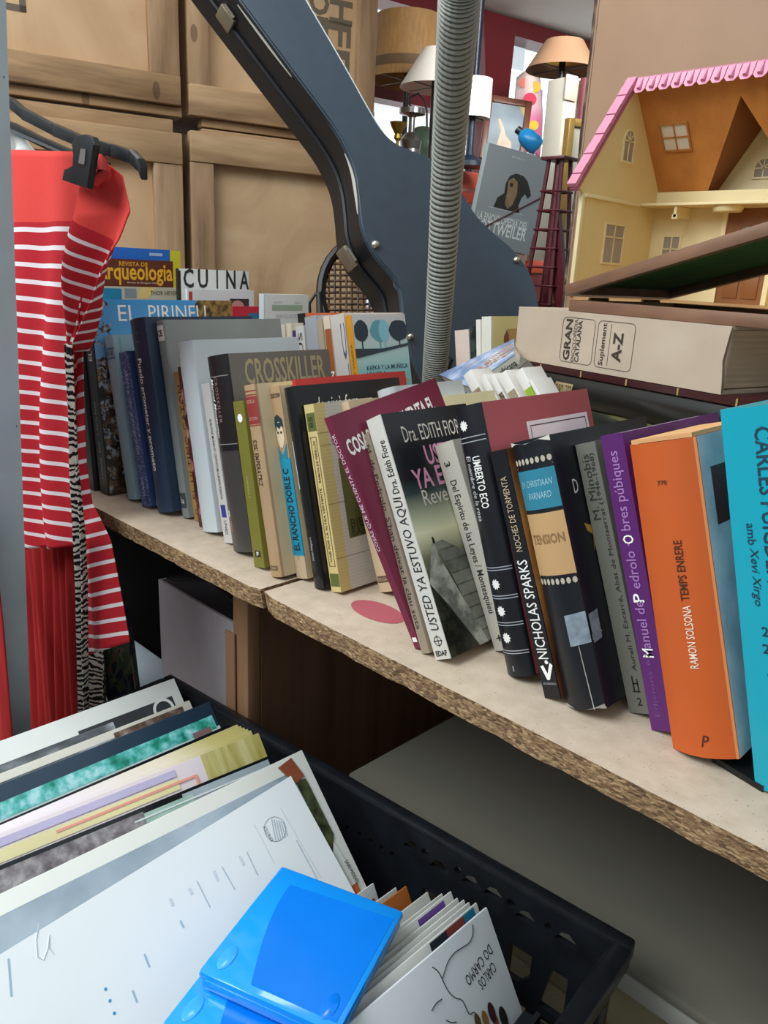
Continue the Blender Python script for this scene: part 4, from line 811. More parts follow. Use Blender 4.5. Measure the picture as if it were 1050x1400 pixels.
def window(parent, o, ux, uz, nx, w, h, m_f, cols, rows, arch=False, name='window'):
    """window with bars and panes on a wall; o lower corner, ux/uz axes, nx inward normal"""
    g = MB(); o = Vector(o); ux = Vector(ux); uz = Vector(uz); nx = Vector(nx); b_ = .0028
    def bar(u0, u1, v0, v1, d=.0022): g.prism([o + ux * u0 + uz * v0, o + ux * u1 + uz * v0, o + ux * u1 + uz * v1, o + ux * u0 + uz * v1], nx * d)
    bar(-b_, 0, -b_, h + (0 if arch else b_)); bar(w, w + b_, -b_, h + (0 if arch else b_)); bar(0, w, -b_, 0)
    if not arch: bar(0, w, h, h + b_)
    for i in range(1, cols): bar(w * i / cols - .0009, w * i / cols + .0009, 0, h, .0018)
    for r_ in rows: bar(0, w, h * r_ - .0009, h * r_ + .0009, .0018)
    if arch:
        bar(0, w, h - .0009, h + .0009, .0018); K = 10
        for k in range(K):
            a0 = math.pi * k / K; a1 = math.pi * (k + 1) / K; c_ = o + ux * (w / 2) + uz * h; ra, rb = w / 2, w / 2 + b_
            g.prism([c_ + ux * ra * math.cos(a0) + uz * ra * math.sin(a0), c_ + ux * rb * math.cos(a0) + uz * rb * math.sin(a0), c_ + ux * rb * math.cos(a1) + uz * rb * math.sin(a1), c_ + ux * ra * math.cos(a1) + uz * ra * math.sin(a1)], nx * .0022)
        for a0 in (R(45), R(90), R(135)):
            c_ = o + ux * (w / 2) + uz * h; d_ = ux * math.cos(a0) + uz * math.sin(a0); e_ = (uz * math.cos(a0) - ux * math.sin(a0)) * .0008
            g.prism([c_ - e_, c_ + d_ * w / 2 - e_, c_ + d_ * w / 2 + e_, c_ + e_], nx * .0018)
    wf = g.build(name, m_f, parent, smooth=0)
    g = MB(); pts = [o, o + ux * w, o + ux * w + uz * h] + ([o + ux * (w / 2 + w / 2 * math.cos(math.pi * k / 10)) + uz * (h + w / 2 * math.sin(math.pi * k / 10)) for k in range(1, 10)] if arch else []) + [o + uz * h]
    g.prism([p for p in pts], nx * .0006); g.build('window_pane', PANE, wf, smooth=0); return wf
def lp(x, y, **k): return at(x, y, **k) - Vector((DX, DY, zf - .0035))
a = lp(822, 358, X=DX + .0035); b_ = lp(853, 310, X=DX + .0035)
window(dh, (.0035, a.y, a.z), (0, 1, 0), (0, 0, 1), (1, 0, 0), b_.y - a.y, b_.z - a.z, YEL2, 2, [.68])
a = lp(850, 219, X=DX + .0035); b_ = lp(866, 195, X=DX + .0035)
window(dh, (.0035, a.y, a.z), (0, 1, 0), (0, 0, 1), (1, 0, 0), b_.y - a.y, b_.z - a.z, YEL2, 2, [], True)
a = lp(902, 372, Y=DY + DEP - .004); b_ = lp(930, 324, Y=DY + DEP - .004)
window(dh, (a.x, DEP - .0035, a.z), (1, 0, 0), (0, 0, 1), (0, -1, 0), b_.x - a.x, b_.z - a.z, YEL2, 2, [.33, .66])
uz = Vector((0, YR - DEP, ZR - ZE)).normalized(); a = rl(910, 205); b_ = rl(938, 168); inn = Vector((0, -(ZR - ZE), -(DEP - YR))).normalized()
window(dh, a, (1, 0, 0), uz, inn, b_.x - a.x, (b_ - a).dot(uz), mat('#b4743a', .5), 2, [.5], name='skylight').children[0].data.materials[0] = mat('#d9cdbc', .15, .04)  # lighter pane: light through the roof opening put into its colour
window(dh, (A2.x - .012, DEP + .0299, ZE + .02), (1, 0, 0), (0, 0, 1), (0, -1, 0), .024, .012, YEL2, 2, [], True)
# front door
a = lp(976, 416, Y=DY + DEP - .012); b_ = lp(1043, 290, Y=DY + DEP - .012)
MB().box2((a.x - .008, DEP - .012, .0046), (a.x - .001, DEP - .0036, b_.z + .006)).box2((a.x + .066, DEP - .012, .0046), (a.x + .073, DEP - .0036, b_.z + .006)).box2((a.x - .008, DEP - .012, b_.z + .006), (a.x + .073, DEP - .0036, b_.z + .012)).build('door_frame', YEL2, dh, smooth=0)
dr = MB().box2((a.x - .0005, DEP - .009, .0046), (a.x + .0655, DEP - .0038, b_.z + .0055)).build('door', DOOR, dh, smooth=0)
g = MB()
for (u0_, u1_, v0_, v1_) in ((.008, .030, .012, .05), (.036, .058, .012, .05)):
    g.box2((a.x + u0_, DEP - .0105, v0_), (a.x + u1_, DEP - .0092, v1_), bev=.0005)
g.build('door_panel', DOOR, dr)
window(dr, (a.x + .012, DEP - .0092, .07), (1, 0, 0), (0, 0, 1), (0, -1, 0), .042, .022, DOOR, 2, [.5], True, 'door_window')
# ================================================================= guitar case behind the shelf
q0 = at(540, 280, D=1.47)
edir = (RT * -.052 + DN * .016 + FW * .085).normalized()
GP = (q0, edir)
cas = mat('#2f3e4b', .40, .08, 40, bump=.2); csd = mat('#15161a', .38, .12, 30); pale = mat('#a9a79c', .5); stl = mat('#b9b6ae', .25, 0, metal=.9)
OUT = [(215, -165), (262, -92), (300, -40), (330, 0), (397, 90), (450, 160), (470, 190), (487, 227), (493, 267), (495, 300), (502, 325), (516, 350), (538, 374), (550, 395), (553, 440), (562, 480), (580, 520), (605, 552), (640, 565), (690, 545), (722, 500), (735, 450), (736, 410), (727, 378), (706, 345), (676, 320), (652, 298), (634, 268), (615, 238), (592, 217), (565, 207), (540, 197), (522, 180), (505, 152), (478, 103), (452, 58), (418, 0), (397, -36), (366, -88), (322, -160), (270, -190)]
LP = [at(x, y, P=GP) for x, y in OUT]; org = at(600, 560, P=GP)
def smooth_loop(P, it=2):
    for _ in range(it):
        Q = []
        for i in range(len(P)): a, b_ = P[i], P[(i + 1) % len(P)]; Q += [a.lerp(b_, .25), a.lerp(b_, .75)]
        P = Q
    return P
LP = [p - org for p in smooth_loop(LP, 2)]; cen = sum(LP, Vector()) / len(LP)
gc = thing('guitar_case', 'dark blue-black hard guitar case leaning neck up in front of the crates', 'instrument case', org)
def shell(P, o0, o1, m, name, inset=0, bev=.004):
    g = MB(); g.prism([p + edir * o0 for p in P], edir * (o1 - o0), 0, None, 1, bev); return g.build(name, m, gc, 40)
def offs(P, d):
    n = len(P); out = []
    for i in range(n):
        t_ = (P[(i + 1) % n] - P[i - 1]).normalized(); out.append(P[i] + t_.cross(edir).normalized() * d)
    return out
t0 = offs(LP, .004); sgn = 1 if (sum((p - cen).length for p in t0) > sum((p - cen).length for p in LP)) else -1
shell(LP, 0, .012, [cas, csd], 'lid')
shell(offs(LP, -.003 * sgn), .0125, .10, [csd, csd], 'body')
lo = offs(LP, .0022 * sgn)
MB().tube([p + edir * .004 for p in LP], .0022, 6, closed=True).build('lid_piping', cas, gc)
MB().tube([p + edir * .060 for p in offs(LP, -.001 * sgn)], .0045, 6, closed=True).build('seam_trim', csd, gc)
# pale edge of the slightly open lid on the neck side
idx = [i for i, p in enumerate(LP)]
nseg = lambda a, b_: [p for p in LP if a <= (p + org - CAM).dot(RT) and True][:0]
ids = [i for i, (p) in enumerate(LP)]
def span(x0, y0, x1, y1):
    A_ = at(x0, y0, P=GP) - org; B_ = at(x1, y1, P=GP) - org
    ia = min(ids, key=lambda i: (LP[i] - A_).length); ib = min(ids, key=lambda i: (LP[i] - B_).length)
    return LP[ia:ib + 1] if ia < ib else LP[ib:ia + 1][::-1]
for (a, b_, r_) in (((335, 6), (397, 90), .0022), ((475, 200), (494, 285), .003)):
    s_ = span(*a, *b_); MB().tube([p + edir * .0125 + (p - cen).normalized() * .0005 for p in offs_s] if False else [p + edir * .0135 for p in s_], [r_ * math.sin(math.pi * (k + .5) / len(s_)) + .0004 for k in range(len(s_))], 6).build('inner_edge', pale, gc)
# white worn line on the far edge
s_ = span(418, 0, 522, 180); MB().tube([p - edir * .0003 for p in s_], .0011, 5).build('worn_edge', mat('#b8c0c2', .6), gc)
def latch(x, y, x2, y2):
    d_ = .055; a = at(x, y, P=(q0 + edir * d_, edir)) - org; b_ = at(x2, y2, P=(q0 + edir * d_, edir)) - org
    ax = (b_ - a).normalized(); ez = edir; ey = ax.cross(ez)
    Mx = Matrix((ax, ey, ez)).transposed().to_4x4(); Mx.translation = (a + b_) / 2
    g = MB().box((0, 0, 0), ((b_ - a).length, .010, .030), bev=.003, M=Mx).tube([Mx @ Vector((-.012, 0, -.016)), Mx @ Vector((.012, 0, -.016))], .0035, 8)
    g.build('latch', mat('#8d8474', .35, .1, metal=.7), gc)
latch(300, 12, 318, 38); latch(466, 340, 484, 368)
for (x, y, r_) in ((513, 335, .0075), (561, 461, .006), (706, 356, .007)):
    p = at(x, y, P=GP) - org; g = MB(); prof = [(0, .008)] + [(r_ * math.cos(a), .002 + .006 * math.sin(a)) for a in [math.pi / 2 * (1 - k / 5) for k in range(1, 6)]] + [(r_, 0)]
    g.lathe(prof, 16, M=frame(p, RT, z=-edir)); g.build('stud', stl, gc)
MB().tube([at(578, 500, P=GP) - org - edir * .004, at(590, 490, P=GP) - org - edir * .03, at(602, 500, P=GP) - org - edir * .035, at(606, 520, P=GP) - org - edir * .004], .003, 8).build('handle', csd, gc)
# woven basket chair back beside the case
wk = NM('dark_cane', .6); wk.color(wk.ramp(wk.noise(60, 3), [(.35, '#2a1d14'), (.65, '#6b4d36')])); WK = wk.done()
wc = at(497, 400, D=1.62); ch = thing('wicker_chair', 'dark woven cane chair back behind the left edge of the guitar case', 'chair', (wc.x, wc.y, .0))
Mw = frame(Vector((0, 0, wc.z)), RT, y=-FW)
wr_ = lambda u, v: Mw @ Vector((u, 0, v)) if False else Vector((0, 0, wc.z)) + RT * u - DN * v
g = MB(); g.tube([wr_(.085 * math.cos(a), .105 * math.sin(a)) for a in [2 * math.pi * k / 28 for k in range(28)]], .010, 8, closed=True)
g.tube([wr_(-.085, 0), wr_(-.08, -.2), wr_(-.075, -.2) + Vector((0, 0, -(wc.z - .26)))], .010, 8).tube([wr_(.085, 0), wr_(.08, -.2), wr_(.075, -.2) + Vector((0, 0, -(wc.z - .26)))], .010, 8)
g.build('frame', mat('#1c1613', .5), ch)
g = MB()
for i in range(-7, 8):
    u = i * .0115; L_ = .105 * math.sqrt(max(0, 1 - (u / .086) ** 2))
    g.tube([wr_(u, -L_ + 2 * L_ * k / 10) + FW * (.0016 * (-1) ** (k + i)) for k in range(11)], .0024, 5)
for j in range(-9, 10):
    v = j * .0115; L_ = .085 * math.sqrt(max(0, 1 - (v / .106) ** 2))
    g.tube([wr_(-L_ + 2 * L_ * k / 10, v) - FW * (.0016 * (-1) ** (k + j)) for k in range(11)], .0028, 5)
g.build('cane_weave', WK, ch)
tag(MB().tube([at(424, 430, D=1.56), at(423, 415, D=1.56), at(431, 402, D=1.56), at(438, 399, D=1.56), at(440, 430, D=1.56), at(440, 520, D=1.56)], .0028, 8).build('black_cable', mat('#121214', .4), None), 'thin black cable looped beside the woven chair back', 'cable')

# ================================================================= corrugated hose
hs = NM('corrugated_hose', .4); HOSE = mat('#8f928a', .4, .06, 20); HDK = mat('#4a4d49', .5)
c0 = [at(640, -260, D=.97), at(632, -60, D=.99), at(628, 0, D=1.0), at(613, 210, D=1.15), at(602, 400, D=1.25), at(595, 500, D=1.29), at(591, 560, D=1.31)]
def cr_pt(P, t):
    n = len(P) - 1; s_ = min(int(t * n), n - 1); f = t * n - s_
    p0, p1, p2, p3 = P[max(s_ - 1, 0)], P[s_], P[s_ + 1], P[min(s_ + 2, n)]
    return .5 * (2 * p1 + (p2 - p0) * f + (2 * p0 - 5 * p1 + 4 * p2 - p3) * f * f + (3 * p1 - 3 * p2 + p3 - p0) * f ** 3)
pts = []; rad = []; NR = 165
for i in range(NR * 4 + 1):
    t_ = i / (NR * 4); pts.append(cr_pt(c0, t_)); k = i % 4; rad.append((.0236 if k in (0, 3) else .0252) * (1 - .22 * t_))
hz = Vector(pts[-1])
h = thing('corrugated_hose', 'long grey corrugated hose hanging in front of the guitar case', 'hose', hz)
g = MB(); g.tube([p - hz for p in pts], rad, 20)
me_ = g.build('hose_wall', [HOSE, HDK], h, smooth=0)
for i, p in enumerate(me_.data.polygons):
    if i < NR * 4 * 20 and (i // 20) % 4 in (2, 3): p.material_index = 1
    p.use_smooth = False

# ================================================================= hardboard panel behind the dolls house
hb = NM('hardboard', .6); hb.color(hb.mix(hb.math('MULTIPLY', hb.step(hb.noise(22, 5, hb.map((1, 1, .5))), .66), .25), hb.ramp(hb.noise(4, 5), [(.3, '#8f7056'), (.7, '#a08064')]), '#6c5946'))
ed = NM('worn_dark_edge', .8); ed.color(ed.ramp(ed.noise(90, 5, ed.map((1, 1, .4))), [(.4, '#2c241f'), (.55, '#5d4d40'), (.7, '#9b8468')]))
bl_ = at(804, 120, Y=.90).x
MB().box2((bl_, .90, ZT), (.30, .912, 1.95)).build('front_sheet', hb.done(), None, smooth=0)
hbp = bpy.data.objects['front_sheet']; hbo = thing('hardboard_panel', 'tall brown hardboard panel with dark worn edge behind the dolls house', 'panel', (bl_, .90, ZT))
hbp.data.transform(Matrix.Translation((-bl_, -.90, -ZT))); hbp.parent = hbo
g = MB(); n = 60
lf = [(-.006 - random.uniform(0, .0035), .004, 1.10 * i / n) for i in range(n + 1)]
for i in range(n): g.poly([lf[i], (.004, -.0004, 1.1 * i / n), (.004, -.0004, 1.1 * (i + 1) / n), lf[i + 1]]); g.poly([lf[i], lf[i + 1], (lf[i + 1][0], .02, lf[i + 1][2]), (lf[i][0], .02, lf[i][2])])
g.build('worn_edge', ed.done(), hbo, smooth=0)
g = MB().box2((-.0, .0122, 0), (1.1, .022, 1.10)); g.build('backing', mat('#5b4a3c', .8), hbo, smooth=0)

# ================================================================= things in the shop behind
SHZ = at(640, 236, D=2.5).z
def planks():
    p = at(640, 236, D=2.5); Mx = frame(Vector((p.x, p.y, 0)), BWU, z=(0, 0, 1))
    t = thing('display_shelf', 'orange-red metal display shelf behind the dog book carrying lamps', 'shelf', mat=Mx)
    for z in (SHZ, SHZ - .40):
        MB().box2((-.40, -.02, z - .03), (.70, .34, z), bev=.003).build('shelf_board', ORG, t)
        MB().box2((-.40, -.028, z - .045), (.70, -.0205, z - .002), bev=.002).build('shelf_lip', ORG, t)
        MB().box2((-.40, -.0285, z - .085), (.70, -.012, z - .055), bev=.003).build('shelf_rail', mat('#9c3a2c', .4), t)
    for u in (-.40, .66): MB().box2((u, .29, 0), (u + .03, .339, SHZ - .031)).build('upright', RED, t, smooth=0); MB().box2((u, 0.0, 0), (u + .03, .03, SHZ - .031)).build('upright', RED, t, smooth=0)
    return t
dsh = planks()
def put(x, y, D, z=None):
    p = at(x, y, D=D); return p
def pxl(D): return D / F                    # metres of one pixel at that distance
def lamp(label, x, ytop, ybot, rtop, rbot, D, shade_m, inner, pole_m, zbase, base_r=.07, pole_x=None, band=None, tilt=0):
    a = at(x, ytop, D=D); b_ = at(x, ybot, D=D); s_ = pxl(D); hgt = a.z - b_.z
    t = thing('table_lamp', label, 'lamp', (b_.x, b_.y, zbase)); z0 = b_.z - zbase
    MB().lathe([(rbot * s_, z0), (rtop * s_, z0 + hgt), (rtop * s_ - .002, z0 + hgt), (rbot * s_ - .002, z0)], 36).build('lamp_shade', [shade_m], t, smooth=40)
    MB().lathe([(rbot * s_ - .0021, z0 + .001), (rtop * s_ - .0021, z0 + hgt - .001)], 36).build('shade_lining', inner, t)
    if band:
        k0, k1 = band[:2]; f = lambda k: (rbot + (rtop - rbot) * k) * s_ + .0008
        MB().lathe([(f(k0), z0 + hgt * k0), (f(k1), z0 + hgt * k1)], 36).build('shade_band', band[2], t)
    MB().lathe([(.009, .0), (.009, z0 + hgt * .35)], 12).build('pole', pole_m, t)
    MB().lathe([(0, 0), (base_r, 0), (base_r, .012), (.012, .03), (.009, .04)], 28).build('base', pole_m, t)
    g = MB().tube([(-rbot * s_ * .97, 0, z0 + .003), (rbot * s_ * .97, 0, z0 + .003)], .0015, 6).tube([(0, -rbot * s_ * .97, z0 + .003), (0, rbot * s_ * .97, z0 + .003)], .0015, 6); g.build('shade_spider', pole_m, t)
    return t
BLKM = mat('#16181a', .4); TANS = NM('tan_linen_shade', .7); TANS.color(TANS.ramp(TANS.noise(120, 3, TANS.map((1, 1, .2))), [(.3, '#8a693d'), (.7, '#a07c4c')])); TANS = TANS.done()
WSH = emit('#e9ebe6', .0, 'white_shade'); WSH = mat('#eceae3', .6, .02); CRS = mat('#d8cba4', .7)
zs = SHZ + .0005
lamp('large tan drum lampshade with a dark band, highest at the back left', 556, 18, 112, 40, 46, 2.82, TANS, mat('#8c7145', .8), BLKM, zs, band=(.14, .30, mat('#5f4a30', .7)))
tg = at(584, 32, D=2.58); 
lamp('white cone lampshade partly behind the hose', 594, 64, 121, 16, 42, 2.55, WSH, CRS, BLKM, zs)
lamp('small white cylinder lampshade right of the hose', 646, 106, 162, 21, 21, 2.40, WSH, WSH, mat('#1d2b3d', .4), zs, base_r=.05)
lamp('tan cone lampshade with a yellow lining near the hardboard panel', 768, 54, 97, 22, 42, 2.45, mat('#8a6a50', .7), mat('#c39a3a', .7), BLKM, .9, base_r=.06)
p = at(582, 32, D=2.615); s_ = pxl(2.6)
# brass and steel lamp parts below the lamps
def lathe_thing(name, label, cat, x, ybot, D, prof, m, zb_=None, part='body'):
    b_ = at(x, ybot, D=D); t = thing(name, label, cat, (b_.x, b_.y, zb_ if zb_ is not None else b_.z)); s_ = pxl(D); dz = b_.z - (zb_ if zb_ is not None else b_.z)
    MB().lathe([(r_ * s_, z * s_ + dz) for r_, z in prof], 28).build(part, m, t); return t, s_, dz
BRS = mat('#a58a3a', .3, .1, metal=.8); CHR = mat('#8d8f8e', .25, .1, metal=.85)
t, s_, dz = lathe_thing('candle_holder', 'small brass candle holder with flared cup by the guitar case edge', 'candle holder', 543, 205, 2.26, [(0, 0), (8, 0), (8, 2), (2, 4), (2, 10), (5, 13), (4, 18), (9, 26), (11, 31), (10, 31), (3, 20)], BRS, zs)
MB().lathe([(.03, 0), (.03, .004), (.01, .01), (.008, dz + .001)], 20).build('stem', BRS, t)
t, s_, dz = lathe_thing('lamp_stand', 'steel lamp stand without a shade below the white cone lampshade', 'lamp', 561, 205, 2.38, [(0, 0), (12, 0), (14, 10), (8, 18), (4, 20), (4, 36), (6, 38), (16, 40), (16, 46), (5, 46), (0, 47)], CHR, zs)
MB().lathe([(.045, 0), (.045, .006), (.03, .012), (.028, dz + .001)], 20).build('stem', CHR, t)
MB().tube([(0, 0, dz + 46 * s_), (-6 * s_, 0, dz + 52 * s_), (-4 * s_, 0, dz + 60 * s_), (8 * s_, 0, dz + 62 * s_), (18 * s_, 0, dz + 54 * s_), (24 * s_, 0, dz + 42 * s_), (26 * s_, 0, dz + 20 * s_)], .003, 8).build('wire', BLKM, t)
bp_ = at(580, 196, D=2.70); t = thing('glass_bowl', 'green glass bowl standing on edge by the hose', 'bowl', (bp_.x, bp_.y, zs))
MB().lathe([(0.0, .0), (.03, .002), (.055, .014), (.072, .04), (.069, .04), (.053, .017), (.03, .006), (0, .004)], 30, M=Matrix.Translation((0, 0, .067)) @ Matrix.Rotation(R(60), 4, Vector((.3, 1, 0)))).build('bowl', mat('#5f7a66', .1, .05), t)
tag(MB().box2((bp_.x + .085, bp_.y + .02, zs), (bp_.x + .115, bp_.y + .05, zs + .24), bev=.004).build('black_stand', BLKM), 'narrow black stand beside the green bowl', 'stand')
# dark blue pole behind the hose
t_ = at(657, 5, D=3.1); u_ = at(650, 108, D=3.1); b_ = at(640, 235, D=3.1)
tag(MB().tube([Vector((b_.x, b_.y, .0)), Vector((b_.x, b_.y, b_.z)), t_ + (t_ - b_) * .12], .014, 12).build('dark_blue_pole', mat('#1b2a3c', .35)), 'dark blue pole rising just right of the hose', 'pole')
# framed picture
fp = [at(665, 120, D=2.55), at(712, 131, D=2.57), at(722, 226, D=2.52), at(655, 215, D=2.50)]
fx = (fp[2] - fp[3]).normalized(); fy = (fp[0] - fp[3]); fw_ = (fp[2] - fp[3]).length * .92; fh_ = fy.length
FM = frame(fp[3], fx, y=-(fx.cross(fy)).normalized() if fx.cross(fy).dot(FW) > 0 else fx.cross(fy).normalized())
def picture(name, label, Mx, w, h, fr, m_fr, m_in, cat='picture', depth=.018):
    t = thing(name, label, cat, mat=Mx); g = MB()
    g.box2((0, 0, 0), (fr, depth, h), bev=.002).box2((w - fr, 0, 0), (w, depth, h), bev=.002).box2((fr, 0, 0), (w - fr, depth, fr), bev=.002).box2((fr, 0, h - fr), (w - fr, depth, h), bev=.002)
    g.build('frame', m_fr, t); MB().box2((fr - .002, depth * .4, fr - .002), (w - fr + .002, depth * .6, h - fr + .002)).build('picture', m_in, t, smooth=0); return t
pm = NM('faded_print', .4); pm.color(pm.ramp(pm.noise(6, 3), [(.3, '#5f6f7b'), (.7, '#8d9aa3')]))
xa = fx; ya = -FW + 0 * RT; ya = (ya - xa * ya.dot(xa)).normalized(); za = xa.cross(-ya)
if za.z < 0: za = -za
Mp = Matrix((xa, za.cross(xa), za)).transposed().to_4x4(); Mp.translation = fp[3]
t = picture('framed_picture', 'brown framed grey-blue picture with a pale figure behind the dog book', Mp, fw_, fh_, .018, mat('#5f3626', .4, .1), pm.done())
fq = lambda u, v: (u * fw_, .006 if (Mp.to_3x3() @ Vector((0, 1, 0))).dot(FW) > 0 else .012, v * fh_)
polyfn(t, fq, [[(.32, .1), (.36, .3), (.40, .48), (.33, .60), (.31, .66), (.36, .66), (.45, .55), (.52, .42), (.66, .33), (.70, .12)]], mat('#b8a894', .5, .1, 40), 'pale_figure')
polyfn(t, fq, [[(.70, .94), (.93, .94), (.93, .68)]], mat('#b49d6c', .5), 'pale_corner')
# dog book
dp = [at(634, 300, D=1.80), at(668, 195, D=1.83), at(753, 218, D=1.88), at(712, 348, D=1.84)]
ex_ = (dp[2] - dp[1]).normalized(); ez_ = (dp[1] - dp[0]); ez_ = (ez_ - ex_ * ez_.dot(ex_)).normalized(); ey_ = ez_.cross(ex_)
if ey_.dot(FW) < 0: pass
# book frame: thickness axis points to the viewer, depth axis along the cover width
vx = ex_.cross(ez_); vx = vx if vx.dot(FW) < 0 else -vx
h_ = (dp[1] - dp[0]).length * 1.25; w_ = (dp[2] - dp[1]).length
Md = Matrix((vx, ex_, vx.cross(ex_))).transposed().to_4x4(); zz = vx.cross(ex_)
Md.translation = dp[1] - zz * h_ - vx * .022 if zz.z > 0 else dp[1]
dk_ = thing('book', 'grey book lettered LA ENCICLOPEDIA DEL ROTTWEILER with a dog portrait', 'book', mat=Md)
B = Book('', 0, 0, h_, 0, .022, w_, mat('#7d8487', .35, .05, 6), spn=mat('#9fb0b0', .4), root=dk_, bulge=.002)
LT = ink('#c9cdcb'); DG = mat('#23221f', .6, .3, 60)
B.cv('ROTTWEILER', w_ * .47, .19, w_ * .84, .025, LT, .015); B.cv('LA ENCICLOPEDIA DEL', w_ * .47, .285, w_ * .82, .014, LT, .01); B.cv('El libro', w_ * .5, .93, w_ * .2, .003, LT)
for v in (.325, .25, .39): B.crect(w_ * (.07 if v < .35 else .2), w_ * (.88 if v < .35 else .75), v, v + .003, LT, 'cover_rule')
hd = [(.28, .40), (.31, .50), (.40, .56), (.39, .66), (.43, .74), (.52, .78), (.64, .77), (.72, .73), (.78, .66), (.82, .60), (.78, .56), (.72, .60), (.68, .55), (.66, .47), (.70, .40)]
B.cpoly([(u * w_, v) for u, v in hd], DG, 'dog_portrait', .0003)
B.cpoly([(u * w_, v) for u, v in [(.44, .60), (.42, .69), (.49, .73), (.57, .70), (.60, .58), (.56, .46), (.50, .41), (.44, .46)]], mat('#7a6346', .6, .25, 60), 'dog_muzzle', .0005)
B.cpoly([(u * w_, v) for u, v in [(.45, .65), (.47, .68), (.51, .67), (.50, .63)]], ink('#191817'), 'dog_nose', .0007)
MB().tube([(.0235, w_ * .11, .13 * h_), (.0235, w_ * .97, .60 * h_)], .0012, 6).build('elastic_band', mat('#5b2a2c', .5), dk_)
sb = at(690, 352, D=1.85)
tag(MB().box2((sb.x - .20, sb.y + .02, .0), (sb.x - .045, sb.y + .13, sb.z - .03), bev=.003).build('crate_stand', mat('#6b2424', .5)), 'dark red stand under the dog book behind the guitar case', 'stand')
# dark red lattice tower lamp
tp0 = at(763, 217, D=1.72); tb0 = at(738, 420, D=1.72)
tw = thing('lattice_tower', 'dark red metal lattice tower with rings beside the dog book', 'ornament', (tb0.x + .012, tb0.y, .86)); TR_ = mat('#541a24', .35, .15, 30)
hT = tp0.z - .86; hV = hT - (tb0.z - .86); wB, wT = .042, .016
def tw_w(z): k = max(0, (z - (hT - .16)) / .16); b_ = max(0., min(1, (hT - z) / hT)); return .015 + .034 * b_ ** 1.1
g = MB()
for sx in (-1, 1):
    for sy_ in (-1, 1):
        g.tube([(sx * tw_w(hT * k / 12), sy_ * tw_w(hT * k / 12), hT * k / 12) for k in range(13)], .0042, 6)
g.build('corner_post', TR_, tw)
MB().tube([(0, 0, 0), (0, 0, hT * .98)], .008, 10).build('centre_post', TR_, tw)
zr = [hT - .06 - .036 * i for i in range(9) if hT - .06 - .036 * i > .02]
for z in zr:
    w_ = tw_w(z) + .004; MB().tube([(w_ * a, w_ * b_, z) for a, b_ in ((-1, -1), (0, -1.1), (1, -1), (1.1, 0), (1, 1), (0, 1.1), (-1, 1), (-1.1, 0))], .0022, 6, closed=True).build('ring', TR_, tw)
MB().box((0, 0, hT), (.054, .054, .006), bev=.001).build('cap', TR_, tw)
MB().prism([(.012, -.02, hT - .20), (.045, -.02, hT - .30), (.075, -.02, hT - .32), (.022, -.02, hT - .10)], (0, .012, 0)).build('side_plate', TR_, tw, smooth=0)
tag(MB().box2((tb0.x - .10, tb0.y - .05, 0), (tb0.x + .13, tb0.y + .09, .8595), bev=.003).build('pedestal', mat('#4a1d20', .5)), 'dark red pedestal under the lattice tower', 'stand')
# white storage panel with red tube
wp = at(778, 215, D=2.08); wt = at(780, 97, D=2.08)
wpn = thing('white_board', 'tall off-white board with a dark red tube on its front near the hardboard panel', 'board', mat=frame(Vector((wp.x - .03, wp.y, .0)), BWU, z=(0, 0, 1)))
MB().box2((0, 0, 0), (.26, .06, wt.z - .0), bev=.004).build('board', mat('#aca89c', .5, .05, 6), wpn)
MB().tube([(.030, -.016, 0), (.036, -.016, wt.z * .5), (.052, -.016, wt.z + .0)], .0155, 12).build('tube', mat('#5a1c26', .4), wpn)
MB().tube([(.085, -.004, wt.z - .16), (.085, -.004, wt.z - .07), (.115, -.004, wt.z - .07), (.115, -.004, wt.z - .16)], .003, 6).build('wire_handle', mat('#8b8f8c', .4), wpn)
MB().box2((-.004, -.006, wt.z - .05), (.034, -.0005, wt.z + .004), bev=.002).build('paper_cap', mat('#b9a293', .7), wpn)
# orange crate glimpsed behind the tower
oc = at(744, 368, D=1.85); t = thing('plastic_bin', 'orange-red plastic bin behind the lattice tower', 'bin', (oc.x, oc.y, 0))
MB().box2((-.045, .0, 0), (.006, .03, oc.z - .01), bev=.004).build('bin_wall', mat('#6b1f22', .5), t)
MB().box2((-.050, -.006, oc.z - .0095), (.010, .034, oc.z + .018), bev=.004).build('rim', ORG, t)
# gold frame
g0 = at(764, 335, D=1.93); g1 = at(764, 157, D=1.93)
gm = frame(Vector((g0.x, g0.y, .9)), (BWU + RT * .3), z=(0, 0, 1)); hG = g1.z - .9
picture('gold_picture_frame', 'narrow gold picture frame standing between the tower and the hardboard panel', gm, .24, hG, .016, mat('#9a7b3e', .35, .1, 20, metal=.3), mat('#b9b5a6', .4, .08), 'frame')
tag(MB().box2((g0.x - .02, g0.y - .03, 0), (g0.x + .12, g0.y + .24, .8995), bev=.003).build('pedestal', mat('#5b2a22', .5)), 'low red-brown plinth under the gold frame', 'stand')
